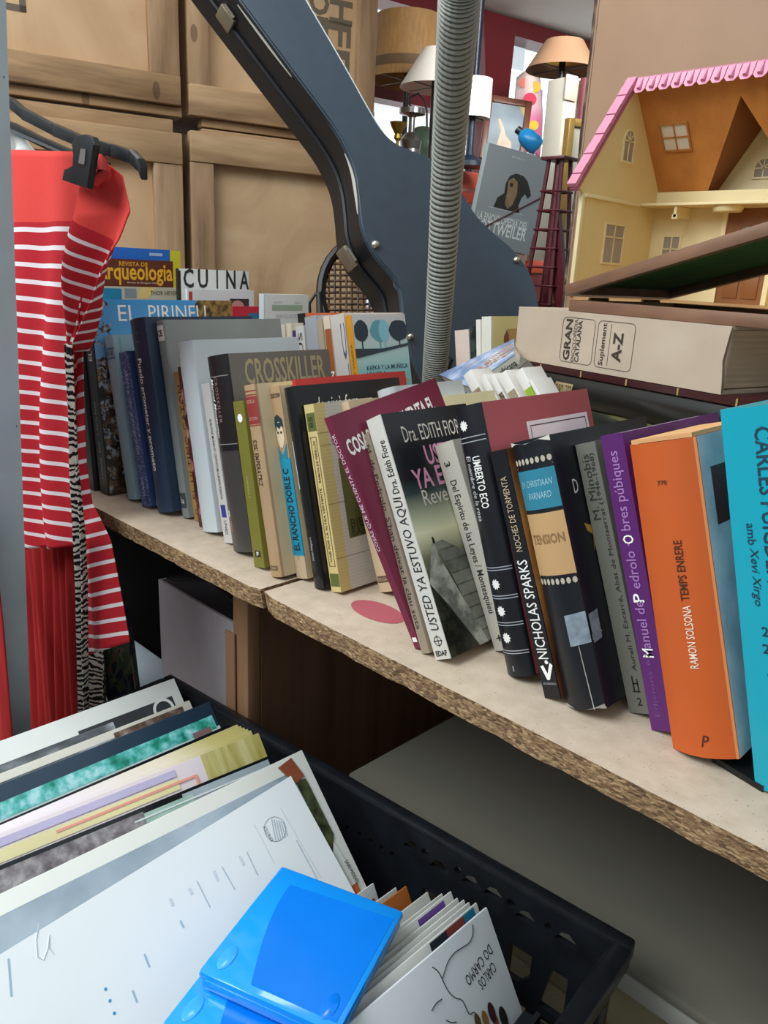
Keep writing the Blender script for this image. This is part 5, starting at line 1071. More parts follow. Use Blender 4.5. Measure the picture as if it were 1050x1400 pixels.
# blue bottle toy and pink poster
bt_ = at(737, 203, D=2.35); t = thing('blue_bottle', 'bright blue plastic bottle tilted beside the white board', 'bottle', (bt_.x, bt_.y, bt_.z))
ax = (RT * -.75 - DN * .66).normalized(); Mb = frame((0, 0, 0), ax.cross(FW), z=ax); s_ = pxl(2.35)
MB().lathe([(0, 0), (9 * s_, 1 * s_), (11 * s_, 6 * s_), (11 * s_, 20 * s_), (8 * s_, 27 * s_), (4 * s_, 30 * s_), (0, 30 * s_)], 24, M=Mb).build('bottle', mat('#1585c4', .3, .04), t)
MB().lathe([(0, 30.2 * s_), (4.5 * s_, 30.2 * s_), (4.5 * s_, 36 * s_), (0, 36 * s_)], 16, M=Mb).build('cap', mat('#14181c', .4), t)
tag(MB().box2((bt_.x - .03, bt_.y - .05, 0), (bt_.x + .03, bt_.y + .0, bt_.z - .028), bev=.003).build('wooden_block', mat('#8a6f5a', .5)), 'brown block under the blue bottle', 'block')
pk = at(722, 215, D=3.02); pt = at(722, 88, D=3.02)
po = thing('printed_cushion', 'rounded pink and white printed cushion with yellow and red dots behind the picture', 'cushion', (pk.x, pk.y, pk.z))
hp_ = pt.z - pk.z; wp_ = 26 * pxl(3.02)
pkm = NM('pink_print', .4); pz = pkm.xyz('Z'); pkm.color(pkm.ramp(pkm.math('DIVIDE', pz, hp_), [(.0, '#c65a86'), (.45, '#d77a9d'), (.6, '#e0b9c2'), (1, '#dccac4')]))
MB().grid(lambda u, v: RT * (-wp_ * (.5 - u)) * (1 + .25 * math.sin(math.pi * v)) - DN * (hp_ * v) - FW * (.05 * math.sin(math.pi * u)), 14, 10).build('cushion', pkm.done(), po, solid=.01)
for (u, v, r_, c_) in ((.45, .62, 8, '#c23a56'), (.65, .78, 7, '#d7a93c'), (.6, .30, 6, '#d9b23c'), (.3, .45, 6, '#d98aa6'), (.25, .85, 6, '#cf6a5a')):
    Mq = frame(RT * (-wp_ * (.5 - u)) * 1.15 - DN * (hp_ * v) - FW * (.05 * math.sin(math.pi * u) + .008), RT, z=-FW)
    MB().lathe([(0, .001), (r_ * pxl(3.02), .001), (r_ * pxl(3.02), 0)], 16, M=Mq).build('printed_dot', mat(c_, .4), po)
tag(MB().box2((pk.x - .08, pk.y + .0, 0), (pk.x + .06, pk.y + .10, pk.z - .012), bev=.003).build('white_plinth', mat('#c9ccc9', .5)), 'white plinth under the pink cushion', 'stand')
# ================================================================= clothes rail at the left end
pm_ = NM('grey_painted_post', .4); pm_.color(pm_.ramp(pm_.noise(14, 4), [(.3, '#b7c4c9'), (.7, '#c5d1d5')])).bump(pm_.noise(60, 3), .1, .001)
a0 = at(8, 0, Y=-.11); a1 = at(42, 990, Y=-.11); d_ = (a1 - a0); k0 = (1.95 - a0.z) / d_.z; k1 = (0 - a0.z) / d_.z
pt_ = a0 + d_ * k0; pb_ = a0 + d_ * k1
t = thing('grey_post', 'grey painted metal post standing at the left edge in front of the dresses', 'post', pb_)
o_ = pt_ - pb_; wP = .040
MB().prism([(0, 0, 0), (0, -.03, 0), (-wP, -.03, 0), (-wP, 0, 0)], o_, bev=.002).build('post', pm_.done(), t)
for zf_ in (.66, .5): p = o_ * zf_; MB().poly([(p.x + .0004, p.y - .004, p.z), (p.x + .0002, p.y - .007, p.z + .012), (p.x, p.y - .004, p.z + .02), (p.x + .0003, p.y - .002, p.z + .008)]).build('paint_chip', mat('#4a4038', .8), t, recalc=False)
YD = -.035
def fabric(n, c1, c2):
    f = n.noise(500, 2); return n.mix(f, c1, c2)
def stripes(name, z1, slope=(0, 0), plain_above=None):
    n = NM(name, .85, spec=.2); z = n.xyz('Z'); x = n.xyz('X')
    zz = n.math('ADD', z, n.math('MULTIPLY', x, slope[0])); zz = n.math('ADD', zz, n.math('MULTIPLY', n.noise(9, 2), .004))
    f = n.math('FRACT', n.math('DIVIDE', n.math('ADD', zz, -z1 + 20 * PER + .003), PER)); s_ = n.math('LESS_THAN', f, .26)
    if plain_above is not None: s_ = n.math('MULTIPLY', s_, n.math('LESS_THAN', zz, plain_above))
    body = fabric(n, '#a81d28', '#bd2a33'); pl = fabric(n, '#d23f3a', '#dd4b44')
    c = body if plain_above is None else n.mix(n.math('LESS_THAN', zz, plain_above + .004), pl, body)
    n.color(n.mix(s_, c, '#e3d6d8')).bump(n.noise(600, 2), .15, .0005); return n.done()
def sheet(name, L, Rr, m, parent, org, Y, folds=3, amp=.008, ph=0, nu=40, nv=60, bulge=0, taper=True, Yb=None, th=.0014):
    """hanging cloth between two pixel polylines lying in the plane y=Y"""
    LP_ = [at(x, y, Y=Y) for x, y in L]; RP_ = [at(x, y, Y=Y) for x, y in Rr]
    z0 = max(LP_[0].z, RP_[0].z)
    def interp(P, t):
        n = len(P) - 1; s_ = min(int(t * n), n - 1); f = t * n - s_; f = f * f * (3 - 2 * f) * .4 + f * .6
        return P[s_].lerp(P[s_ + 1], f)
    def fn(u, v):
        p = interp(LP_, v).lerp(interp(RP_, v), u)
        a_ = amp * (min(1, .15 + v * 1.6) if taper else 1)
        p.y += a_ * math.sin(folds * 2 * math.pi * u + ph + 1.1 * math.sin(2.2 * v)) + a_ * .35 * math.sin(folds * 4.6 * u + 4 * v + ph) - bulge * math.sin(math.pi * u) * math.sin(math.pi * min(1, v * 1.05))
        if Yb is not None: p.y += (Yb - Y) * v
        return p - org
    return MB().grid(fn, nu, nv).build(name, m, parent, smooth=180, solid=th)
PER = at(80, 311, Y=YD).z - at(80, 336, Y=YD).z
so = at(80, 210, Y=YD); st1 = at(80, 311, Y=YD).z - so.z
dress = thing('striped_dress', 'red dress with white stripes clipped on a black hanger at the left', 'dress', so)
sm1 = stripes('red_white_stripes', st1, (0, 0), st1 + .003)
sheet('front_panel', [(-6, 204), (0, 310), (4, 400), (8, 480), (14, 560), (18, 640), (22, 700), (26, 750)], [(121, 208), (121, 310), (112, 385), (98, 480), (91, 560), (92, 640), (97, 700), (104, 748)], sm1, dress, so, YD - .012, 2.2, .007, .5)
pg_ = at(150, 322, Y=YD) - so; SG = pg_.z + .55 * pg_.x
sm2 = stripes('red_white_stripes_gathered', st1 - .02, (.55, 0), SG)
sheet('side_gather', [(119, 214), (120, 250), (119, 300), (112, 350), (106, 400), (102, 450), (99, 480)], [(143, 222), (168, 240), (184, 290), (176, 330), (158, 372), (146, 410), (112, 480)], sm2, dress, so, YD, 1.2, .012, 2.0, bulge=.02)
sm3 = stripes('red_white_stripes_back', st1 + .008, (-.42, 0))
sheet('back_panel', [(99, 470), (101, 560), (103, 640), (108, 700), (113, 760), (115, 820), (116, 897)], [(113, 470), (114, 560), (115, 640), (119, 690), (142, 740), (156, 810), (170, 880)], sm3, dress, so, YD + .004, 1.0, .006, .3)
MB().tube([at(137, 218, Y=YD - .01) - so, at(142, 236, Y=YD - .014) - so, at(133, 246, Y=YD - .016) - so, at(124, 236, Y=YD - .014) - so], .006, 8).build('gathered_knot', mat('#d23f3a', .85, .08, 60), dress)
rd = NM('red_pleats', .8, spec=.2); rd.color(rd.ramp(rd.noise(12, 3, rd.map((6, 1, .3))), [(.3, '#8f1c20'), (.7, '#b8302e')])); RDP = rd.done()
o2 = at(70, 745, Y=YD + .03); t = thing('pleated_skirt', 'plain red pleated skirt hanging below the striped dress', 'skirt', o2)
sheet('pleated_cloth', [(10, 700), (24, 800), (32, 900), (40, 1010)], [(101, 700), (104, 800), (106, 900), (109, 1010)], RDP, t, o2, YD + .03, 8, .007, 0, 120, 20, taper=False)
o3 = at(-20, 830, Y=-.15); t = thing('red_garment', 'plain red pleated garment at the far left edge in front of the grey post', 'garment', o3)
sheet('pleated_cloth', [(-90, 700), (-80, 860), (-75, 1030)], [(-14, 700), (3, 860), (16, 1030)], RDP, t, o3, -.15, 6, .003, 0, 90, 20, taper=False)
zb_ = NM('zebra_print', .8, spec=.2); w_ = zb_.wave(42, 9, 3, 1.6, vec=zb_.map((.45, 1, 1)), dirn='Z'); zb_.color(zb_.mix(zb_.step(w_, .52), '#1a1517', '#c9bfb2')); ZEB = zb_.done()
o4 = at(100, 480, Y=YD - .02); t = thing('zebra_skirt', 'black and cream zebra print garment beside the striped dress', 'garment', o4)
sheet('printed_cloth', [(88, 470), (92, 560), (96, 640), (102, 720), (106, 800), (107, 890), (107, 990)], [(98, 470), (102, 560), (105, 640), (112, 720), (116, 800), (117, 885), (120, 990)], ZEB, t, o4, YD - .02, 1.5, .004)
sheet('printed_cloth', [(108, 860), (108, 920), (108, 990)], [(138, 860), (145, 920), (150, 990)], ZEB, t, o4, YD + .025, 1.5, .006)
cmn = NM('camouflage', .85, spec=.2); v_ = cmn.noise(26, 2, dist=1.2); cmn.color(cmn.ramp(v_, [(.0, '#1c2436'), (.42, '#2c3446'), (.46, '#3f4a32'), (.56, '#566042'), (.60, '#6b4a3c'), (.66, '#232a2c')], 'CONSTANT')); 
o5 = at(160, 880, Y=YD + .05); t = thing('camouflage_trousers', 'camouflage trousers hanging low behind the striped dress', 'trousers', o5)
sheet('printed_cloth', [(128, 700), (130, 800), (140, 880), (146, 990)], [(132, 700), (160, 800), (178, 880), (197, 990)], cmn.done(), t, o5, YD + .05, 1.2, .01, 1)
# hangers
HB_ = mat('#0d1013', .45, .05)
hh = at(-60, 105, Y=YD - .02)
def hanger(label, pts, w0, hook):
    P = [at(x, y, Y=YD + dy) for x, y, dy in pts]; t = thing('clothes_hanger', label, 'hanger', P[0])
    g = MB()
    for i in range(len(P) - 1):
        a, b_ = P[i] - P[0], P[i + 1] - P[0]; dz = Vector((0, 0, w0 / 2))
        g.prism([a - dz, b_ - dz * (.9), b_ + dz * .9, a + dz], (0, .008, 0), bev=.0015)
    g.build('bar', HB_, t)
    tp = Vector((P[0].x, P[0].y + .004, 1.455)); c_ = P[0]
    MB().tube([(0, .004, w0 * .3)] + [(0, .004, tp.z - c_.z - .04)] + [(.022 * math.sin(a) , .004, tp.z - c_.z - .02 - .022 * math.cos(a) + .0) for a in [math.pi * k / 6 for k in range(0, 9)]], .0025, 8).build('hook', mat('#9ea3a5', .25, 0, metal=.9), t)
    return t, P[0]
t, c0_ = hanger('upper black plastic hanger with a curved end above the striped dress', [(-40, 118, -.01), (12, 141, -.01), (28, 155, -.01), (70, 177, -.01), (115, 196, -.01), (150, 206, -.01), (176, 214, -.01), (188, 226, -.01), (191, 236, -.01)], .012, 0)
t, c0_ = hanger('lower black plastic clip hanger holding the striped dress', [(-40, 150, .006), (14, 174, .006), (60, 197, .006), (105, 217, .006), (142, 229, .006)], .011, 0)
cb_ = at(112, 215, Y=YD - .03) - c0_
g = MB(); px = lambda x, y, dy: at(x, y, Y=YD + dy) - c0_
g.prism([px(97, 195, -.034), px(103, 185, -.034), px(115, 183, -.034), px(126, 187, -.034), px(129, 198, -.034), px(124, 214, -.034), px(121, 232, -.034), px(120, 258, -.034), px(102, 252, -.034), px(84, 246, -.034), px(87, 231, -.034), px(100, 229, -.034), px(101, 210, -.034)], (0, .006, 0), bev=.0015)
g.build('clip', HB_, t)
MB().prism([px(110, 203, -.0352), px(117, 204, -.0352), px(115, 225, -.0352), px(107, 223, -.0352)], (0, .0012, 0)).build('clip_spring', mat('#b9bcbc', .2, 0, metal=.9), t, smooth=0)
MB().prism([px(14, 176, .002), px(116, 221, .002), px(140, 231, .002), px(140, 233, .002), px(14, 181, .002)], (0, .002, 0)).build('steel_rod', mat('#8f979b', .25, 0, metal=.9), t, smooth=0)
o6 = at(30, 192, Y=YD + .02); t = thing('white_garment', 'bit of a white garment showing under the hangers behind the red waistband', 'garment', o6)
sheet('cloth', [(-20, 168), (-20, 200), (-20, 260)], [(30, 183), (44, 205), (48, 260)], mat('#c9cbc4', .8, .08, 40), t, o6, YD + .022, 2, .006)
xr_ = (at(-40, 118, Y=YD)).x
tag(MB().tube([(xr_, -.50, 1.462), (xr_, -.02, 1.462)], .0125, 12).tube([(xr_, -.50, 0), (xr_, -.50, 1.462)], .0125, 12).build('clothes_rail', mat('#a7adaf', .25, 0, metal=.9)), 'steel clothes rail carrying the hangers at the left', 'rail')

# ================================================================= black crate of records
KL = Vector((-.826, .052, .62)); KR = Vector((-.2095, .110, .62)); KX = (KR - KL).normalized(); KLn = (KR - KL).length; KYv = Vector((0, 0, 1)).cross(KX)
KH = .222; KW = .40
KM = Matrix((KX, KYv, Vector((0, 0, 1)))).transposed().to_4x4(); KM.translation = KL - Vector((0, 0, KH))
bk = NM('black_plastic', .35); bk.color(bk.ramp(bk.noise(40, 3), [(.3, '#101216'), (.7, '#191c21')])).bump(bk.noise(400, 2), .08, .0004); BKP = bk.done()
kc = thing('plastic_crate', 'black slotted plastic crate full of records under the shelf edge', 'crate', mat=KM)
KI = KM.inverted()
def cwall(x, y, off=0): return KI @ at(x, y, P=(KL - KYv * off, KYv))
def plate(name, outer, holes, to3, th):
    bm = bmesh.new(); es = []
    for loop in [outer] + holes:
        vs = [bm.verts.new(to3(u, v)) for u, v in loop]
        es += [bm.edges.new((vs[i], vs[(i + 1) % len(vs)])) for i in range(len(vs))]
    bmesh.ops.triangle_fill(bm, use_beauty=True, use_dissolve=False, edges=es)
    me = bpy.data.meshes.new(name); bm.to_mesh(me); bm.free()
    o = link_mesh(name, me, BKP, kc, smooth=0); md = o.modifiers.new('thickness', 'SOLIDIFY'); md.thickness = th; md.offset = 0; return o
def ell(cx_, cz_, rx, rz, n=12): return [(cx_ + rx * math.cos(2 * math.pi * k / n), cz_ + rz * math.sin(2 * math.pi * k / n)) for k in range(n)]
holes = []
for x, y, kind in ((569, 1153, 't'), (586, 1161, 'o'), (606, 1180, 't'), (631, 1186, 'o'), (651, 1201, 't'), (681, 1217, 't'), (703, 1230, 'o'), (725, 1249, 't'), (755, 1262, 'o'), (780, 1279, 't')):
    p = cwall(x, y); u, v = p.x, p.z
    holes.append(ell(u, v, .0045, .0042) if kind == 'o' else [(u - .012, v - .006), (u + .010, v - .006), (u + .010, v - .001), (u + .001, v + .006), (u - .006, v + .004)])
for x, y in ((480, 1128), (497, 1137), (512, 1146), (527, 1155), (541, 1164)): p = cwall(x, y); holes.append(ell(p.x, p.z, .0032, .0036, 10))
uA = cwall(569, 1190).x; uB = KLn - .03; nB = 5
for i in range(nB):
    a = uA + (uB - uA) * i / nB + .006; b_ = uA + (uB - uA) * (i + 1) / nB - .006
    if i % 2 == 0: holes += [[(a, .115), (b_, .115), (b_, .162), (a + .008, .162)], [(a, .045), (b_, .045), (b_, .103), (a, .103)]]
    else: holes += [[(a, .125), (b_ - .01, .125), (b_, .138), (b_, .162), (a, .162)], [(a, .045), (b_, .045), (b_, .113), (a, .113)]]
plate('long_wall', [(0, 0), (KLn, 0), (KLn, KH), (0, KH)], holes, lambda u, v: (u, -.003, v), .006)
plate('long_wall', [(0, 0), (KLn, 0), (KLn, KH), (0, KH)], [[(a, .05), (a + .07, .05), (a + .07, .15), (a, .15)] for a in [.05 + .09 * k for k in range(6)]], lambda u, v: (u, -KW + .003, v), .006)
for uu in (.003, KLn - .003):
    plate('end_wall', [(-KW + .006, 0), (-.006, 0), (-.006, KH), (-KW + .006, KH)], [[(-.26, .15), (-.14, .15), (-.14, .185), (-.26, .185)]] + [[(-KW + .03 + .07 * k, .03), (-KW + .085 + .07 * k, .03), (-KW + .085 + .07 * k, .13), (-KW + .03 + .07 * k, .13)] for k in range(5)], lambda u, v, uu=uu: (uu, u, v), .006)
MB().box2((.006, -KW + .006, 0), (KLn - .006, -.006, .006)).build('base', BKP, kc, smooth=0)
g = MB(); g.box2((-.012, -.002, KH - .016), (KLn + .010, .012, KH + .003), bev=.003).box2((-.012, -KW - .012, KH - .016), (KLn + .010, -KW + .002, KH + .003), bev=.003)
g.box2((KLn - .004, -KW, KH - .016), (KLn + .012, -.001, KH + .003), bev=.003).box2((-.012, -KW, KH - .016), (.004, -.001, KH + .003), bev=.003); g.build('rim', BKP, kc)
g = MB()
for k in range(nB + 1):
    u = uA + (uB - uA) * k / nB; g.box2((u - .0025, .0005, .01), (u + .0025, .011, KH - .02), bev=.001)
for k in range(5): g.box2((KLn + .0005, -.05 - .07 * k, .01), (KLn + .011, -.045 - .07 * k, KH - .02), bev=.001)
g.box2((.004, .0005, .094), (KLn - .004, .010, .100)); g.build('rib', BKP, kc)
# grip bar folded in at the right end
MB().box2((KLn - .045, -.20, KH - .055), (KLn - .010, -.07, KH - .042), bev=.004).box2((KLn - .030, -.19, KH - .042), (KLn - .026, -.08, KH - .026)).build('grip', BKP, kc)
bw0 = KL.z - KH - .002
bnM = KM.copy(); bnM.translation = KL - Vector((0, 0, KL.z))
bn = thing('wooden_bench', 'low wooden bench carrying the black record crate', 'bench', mat=bnM)
MB().box2((-.03, -KW - .02, bw0 - .03), (KLn + .02, .012, bw0 - .0005), bev=.002).build('bench_top', RAW, bn)
for u in (0, KLn - .05):
    for v in (-KW, -.05): MB().box2((u, v, 0), (u + .04, v + .04, bw0 - .0305)).build('leg', RAW, bn, smooth=0)
# records: slabs leaning to the left, top edges running away from the long wall
GRR = 'record sleeves leaning in the black crate'
IVO = mat('#e2e4de', .45, .03); GRYB = mat('#3a3d40', .4, .2, 25)
def record(label, cpx, lean, w, h, m, th=.004, yc=.035, name='record_sleeve', cat='record', group=GRR, prints=(), yaw=0):
    c_ = at(cpx[0], cpx[1], Y=yc); Ry_ = Matrix.Rotation(-R(yaw), 3, 'Z'); up = Ry_ @ Vector((math.sin(R(-lean)), 0, math.cos(R(lean)))); ax = Ry_ @ Vector((0, -1, 0)); nrm = ax.cross(up); nrm = nrm if nrm.x > 0 else -nrm
    Mx = Matrix((ax, -up, ax.cross(-up))).transposed().to_4x4(); Mx.translation = c_
    # local: x along the top edge towards the viewer, y down the sleeve, z = outward face
    if (Mx.to_3x3() @ Vector((0, 0, 1))).dot(nrm) < 0: sg = -1
    else: sg = 1
    t = thing(name, label, cat, mat=Mx, group=group)
    MB().box2((0, 0, -sg * th), (w, h, 0), bev=.0008).build('sleeve', m, t)
    for i, (a0_, a1_, b0_, b1_, mm, nm) in enumerate(prints):
        e = sg * (.0004 + .0002 * i)
        MB().poly([(a0_, b0_, e), (a1_, b0_, e), (a1_, b1_, e), (a0_, b1_, e)]).build(nm, mm, t, recalc=False, smooth=0)
    return t, Mx, sg
ph_g = pic('grey_photo_print', [(.3, '#2e3134'), (.5, '#6f7478'), (.65, '#c3c9cb')], 26, sc=(.5, 1, 1)); ph_b = pic('brown_photo_print', [(.3, '#3c2e28'), (.5, '#6a554a'), (.65, '#a59489')], 60)
ph_t = pic('turquoise_leaf_print', [(.3, '#1d6a58'), (.42, '#2f9c88'), (.54, '#6fcac6'), (.66, '#b9eaec')], 60); ph_l = pic('stone_photo_print', [(.3, '#5d5558'), (.5, '#8b8486'), (.68, '#b5b0b0')], 90); ph_m = pic('mint_photo_print', [(.35, '#8fb3a2'), (.65, '#c1d8cb')], 20)
t, M1, sg = record('white record sleeve with a dark photo and ring emblem, farthest left in the crate', (238, 927), 44, .315, .315, IVO, .006, prints=[(.012, .13, .020, .05, GRYB, 'sleeve_photo'), (.09, .31, .024, .09, ph_g, 'sleeve_photo')])
add_ring(t, lambda u, v: (u, v, sg * .0012), .028, .032, .010, .0135, IVO, 'ring_emblem')
record('cream record sleeve with a brown photo strip, second from the left', (259, 957), 44, .315, .315, mat('#d8d4c6', .5), prints=[(.012, .10, .004, .04, ph_b, 'sleeve_photo'), (.10, .315, .009, .05, ph_g, 'sleeve_photo')])
record('navy record sleeve with a turquoise picture, third from the left', (286, 959), 43, .315, .315, mat('#26394b', .3, .1), .005, prints=[(0, .315, .030, .065, mat('#d4dedd', .4), 'sleeve_band'), (.004, .315, .016, .032, ph_t, 'sleeve_photo'), (.012, .035, .027, .034, mat('#8b6a6c', .4), 'sleeve_label')])
record('glossy black record sleeve in a clear cover, fourth from the left', (314, 990), 43, .315, .315, mat('#14181d', .15), .006)
t, M5, s5 = record('pink record sleeve with an orange frame and yellow corner, fifth from the left', (353, 1002), 43, .315, .315, mat('#dccfd2', .4, .03), .005, yaw=4.5, prints=[(0, .07, 0, .045, pic('yellow_ridge_print', [(.35, '#a89a48'), (.65, '#d8cf93')], 70, sc=(1, .1, 1)), 'sleeve_band'), (.10, .315, .013, .024, mat('#ece0aa', .4, .08, 10), 'sleeve_band'), (.10, .315, .004, .011, mat('#c3b9d8', .4, .1, 8), 'sleeve_band'), (.08, .22, .016, .0185, mat('#eea08e', .4), 'sleeve_frame'), (.08, .083, .016, .05, mat('#eea08e', .4), 'sleeve_frame')])
yf = NM('yellow_to_pink_sleeve', .5); yf.color(yf.ramp(yf.math('DIVIDE', yf.xyz('X'), .2), [(.2, '#cfc27c'), (.5, '#e3d9c4'), (1, '#e2d8dc')])); YFD = yf.done()
for k in range(5):
    record('thin yellowish record sleeve edge tucked behind the pink sleeve, ' + ['farthest back', 'second from the back', 'third from the back', 'fourth from the back', 'just behind it'][k], (325 + 4.6 * k, 990 + 2 * k), 43, .315, .31, YFD, .0022, yaw=.6 + .75 * k)
record('black-edged record sleeve with grey and mint photos in a plastic cover, sixth from the left', (378, 1029), 43, .315, .315, mat('#12161b', .15), .005, yaw=5, prints=[(.012, .11, .003, .05, mat('#a7b1b8', .2, .15, 20), 'sleeve_photo'), (.10, .17, .006, .06, ph_m, 'sleeve_photo'), (.15, .315, .004, .07, ph_l, 'sleeve_photo'), (.0, .16, .0095, .011, mat('#e3e8e8', .1), 'plastic_crease')])
t7, M7, s7 = record('white record sleeve with a colour photo, frontmost, under the typed sheet', (413, 1025), 46, .315, .315, mat('#dcdcd4', .45, .02), .006, yaw=1, prints=[(.022, .33, .015, .26, pic('pale_sky_photo_print', [(.3, '#4d5358'), (.4, '#99a7b2'), (.6, '#b3c0ca'), (.72, '#8f5f4a')], 12), 'sleeve_photo')])
I7 = M7.inverted()
def on7(x, y, e=0.0):
    o = M7.translation; n_ = (M7.to_3x3() @ Vector((0, 0, s7))); return I7 @ at(x, y, P=(o + n_ * e, n_))
f7 = lambda e: (lambda u, v: (u, v, s7 * e))
fp7 = lambda pts, m, nm, e: polyfn(t7, f7(e), [[tuple(on7(x, y, e)[:2]) for x, y in pts]], m, nm)
fp7([(380, 1050), (398, 1036), (416, 1060), (404, 1072)], mat('#8a4a30', .4, .15, 40), 'sleeve_photo', .0016)
fp7([(404, 1068), (418, 1064), (440, 1108), (456, 1140), (455, 1168), (445, 1150), (430, 1120)], pic('dark_leaf_print', [(.35, '#1c2015'), (.6, '#59613f')], 50), 'sleeve_photo', .0014)
fp7([(456, 1150), (470, 1172), (497, 1222), (480, 1228), (455, 1180)], mat('#cfd3cc', .4), 'sleeve_photo', .0012)
fp7([(480, 1212), (488, 1206), (494, 1220), (484, 1226)], mat('#b85a33', .4), 'sleeve_photo', .0018)
def wpix(par, s, on, fn, p0, p1, tops, hgt, m, name):
    a = Vector(on(*p0)[:2]); b_ = Vector(on(*p1)[:2]); d_ = b_ - a; L_ = d_.length; d_.normalize(); up2 = Vector((-d_.y, d_.x))
    if up2.dot(Vector(on(p0[0] + tops[0], p0[1] + tops[1])[:2]) - a) < 0: up2 = -up2
    m_ = (a + b_) / 2
    return write(par, s, lambda u, v: fn(m_.x + d_.x * u + up2.x * v, m_.y + d_.y * u + up2.y * v), 'h', 0, 0, L_, hgt, m, .0, name=name)
wpix(t7, 'SARI MODES', lambda x, y: on7(x, y, .002), f7(.002), (473, 1176), (489, 1207), (10, -5), .0042, DK, 'sleeve_lettering')
# typed sheet
PAPm = mat('#eef2f2', .6, .01)
ps = on7(397, 1061, .004); pA = on7(479, 1211, .004); dv = Vector((pA.x - ps.x, pA.y - ps.y)); ang = math.atan2(dv.y, dv.x)
Mp7 = M7 @ Matrix.Translation((ps.x, ps.y, s7 * .0035)) @ Matrix.Rotation(ang - math.pi / 2, 4, 'Z')
ts = thing('typed_sheet', 'white typed paper sheet with a round stamp lying on the front record sleeve', 'paper', mat=Mp7)
MB().box2((0, 0, s7 * .0012), (.297, .21, s7 * .0015)).build('sheet', PAPm, ts, smooth=0)
I8 = Mp7.inverted()
def onp(x, y):
    o = Mp7.translation; n_ = M7.to_3x3() @ Vector((0, 0, s7)); p = I8 @ at(x, y, P=(o + n_ * .0032, n_)); return p.x, p.y
fps = lambda u, v: (u, v, s7 * .0018)
INK = ink('#b9c6cf'); INB = ink('#76838d')
u, v = onp(377, 1133); add_ring(ts, fps, u, v, .0108, .0112, INB, 'round_stamp', 32); wpix(ts, 'EMITEX', onp, fps, (373, 1149), (361, 1128), (-10, 4), .0032, INB, 'stamp_lettering')
def tl(pts, m=INK, w_=.0003, nm='typed_line'):
    for (x0, y0), (x1, y1) in pts:
        a = Vector(onp(x0, y0)); b_ = Vector(onp(x1, y1)); n_ = (b_ - a).normalized(); n_ = Vector((-n_.y, n_.x)) * w_
        MB().poly([fps(*(a - n_)), fps(*(b_ - n_)), fps(*(b_ + n_)), fps(*(a + n_))]).build(nm, m, ts, recalc=False, smooth=0)
tl([((384, 1104), (440, 1200)), ((348, 1126), (376, 1180))], INK, .00018)
tl([((372 + 3.2 * k, 1119 + .8 * k), (378 + 3.2 * k, 1150 - 1.5 * k)) for k in range(6)], INK, .0005, 'stamp_text_line')
tl([((338, 1164), (353, 1196)), ((304, 1184), (322, 1216)), ((270, 1204), (288, 1240)), ((406, 1148), (436, 1204))], INK, .0005)
tl([((328, 1170), (334, 1182)), ((293, 1190), (299, 1204)), ((259, 1214), (263, 1222)), ((233, 1228), (237, 1238))], ink('#d3dce0'), .0012)
tl([((247, 1258), (252, 1268)), ((198, 1304), (205, 1322)), ((182, 1354), (188, 1370)), ((12, 1310), (16, 1362))], ink('#9fbdd0'), .0007)
for x, y in ((145, 1352), (151, 1368), (157, 1385)): u, v = onp(x, y); add_ring(ts, fps, u, v, 0, .0014, ink('#2f97cc'), 'blue_dot', 4)
def script_line(P, m, r_=.0005):
    Q = [Vector(fps(*onp(x, y))) for x, y in P]; return MB().tube(Q, r_, 5).build('pencil_stroke', m, ts)
script_line([(54, 1262), (50, 1285), (52, 1308), (60, 1312), (66, 1296), (68, 1278), (68, 1296), (74, 1304)], ink('#c9d3d8'), .0003)
# blue plastic cases
bm_ = NM('blue_plastic', .12); bm_.color(bm_.ramp(bm_.noise(4, 2), [(.3, '#0a84e4'), (.7, '#1a98f2')])); bm_.b.inputs['Transmission Weight'].default_value = .0; bm_.b.inputs['Coat Weight'].default_value = .4; BLU = bm_.done()
BLI = mat('#0676dc', .15, .04); BLL = mat('#3aa3ee', .2, .04)
A_, B_, D_c = [at(x, y, Z=.652) for x, y in ((385, 1182), (553, 1245), (205, 1298))]
def bluecase(label, A, B, D, th):
    ex = (B - A); w = ex.length; ex.normalize(); ey = (D - A); ey = ey - ex * ey.dot(ex); l = ey.length; ey.normalize(); ez = ex.cross(ey)
    if ez.z < 0: pass
    Mx = Matrix((ex, -ey, ex.cross(-ey))).transposed().to_4x4(); Mx.translation = A
    t = thing('plastic_case', label, 'case', mat=Mx, group='blue plastic cases on the record crate')
    MB().box2((0, -l, -th * .45), (w, 0, 0), bev=.0030).build('lid', BLU, t); MB().box2((.0015, -l + .0015, -th), (w - .0015, -.0015, -th * .46), bev=.0025).build('tray', BLU, t)
    n = 18; pts = []
    for k in range(n + 1): q = k / n; pts.append((w * (.16 + .16 * math.sin(math.pi * q) * 0 + .20 * (1 - math.sin(math.pi * (q * .5 + .0)))), -l * (.94 - .80 * q), .0003))
    pts += [(w * .96, -l * .10, .0003), (w * .96, -l * .94, .0003)]
    MB().poly(pts).build('disc_recess', BLI, t, recalc=False, smooth=0)
    for (u, v) in ((.08, .84), (.84, .86)):
        MB().lathe([(0, .0006), (.010, .0006), (.0112, .0001)], 20, M=Matrix.Translation((w * u + .004, -l * v, .0002)) @ Matrix.Scale(.5, 4, (1, 0, 0))).build('thumb_notch', BLL if u < .5 else BLI, t)
    g = MB().box2((.006, -l - .0006, -th * .8), (w - .006, -l + .001, -th * .3), bev=.0005); g.build('hinge_lip', BLU, t)
    return t
off = (D_c - A_).normalized()
bluecase('bright blue plastic disc case lying on top beside the white booklets', A_, B_, D_c, .016)
bx = (B_ - A_).normalized()
sh = off * .036 + bx * .006 - Vector((0, 0, .0165))
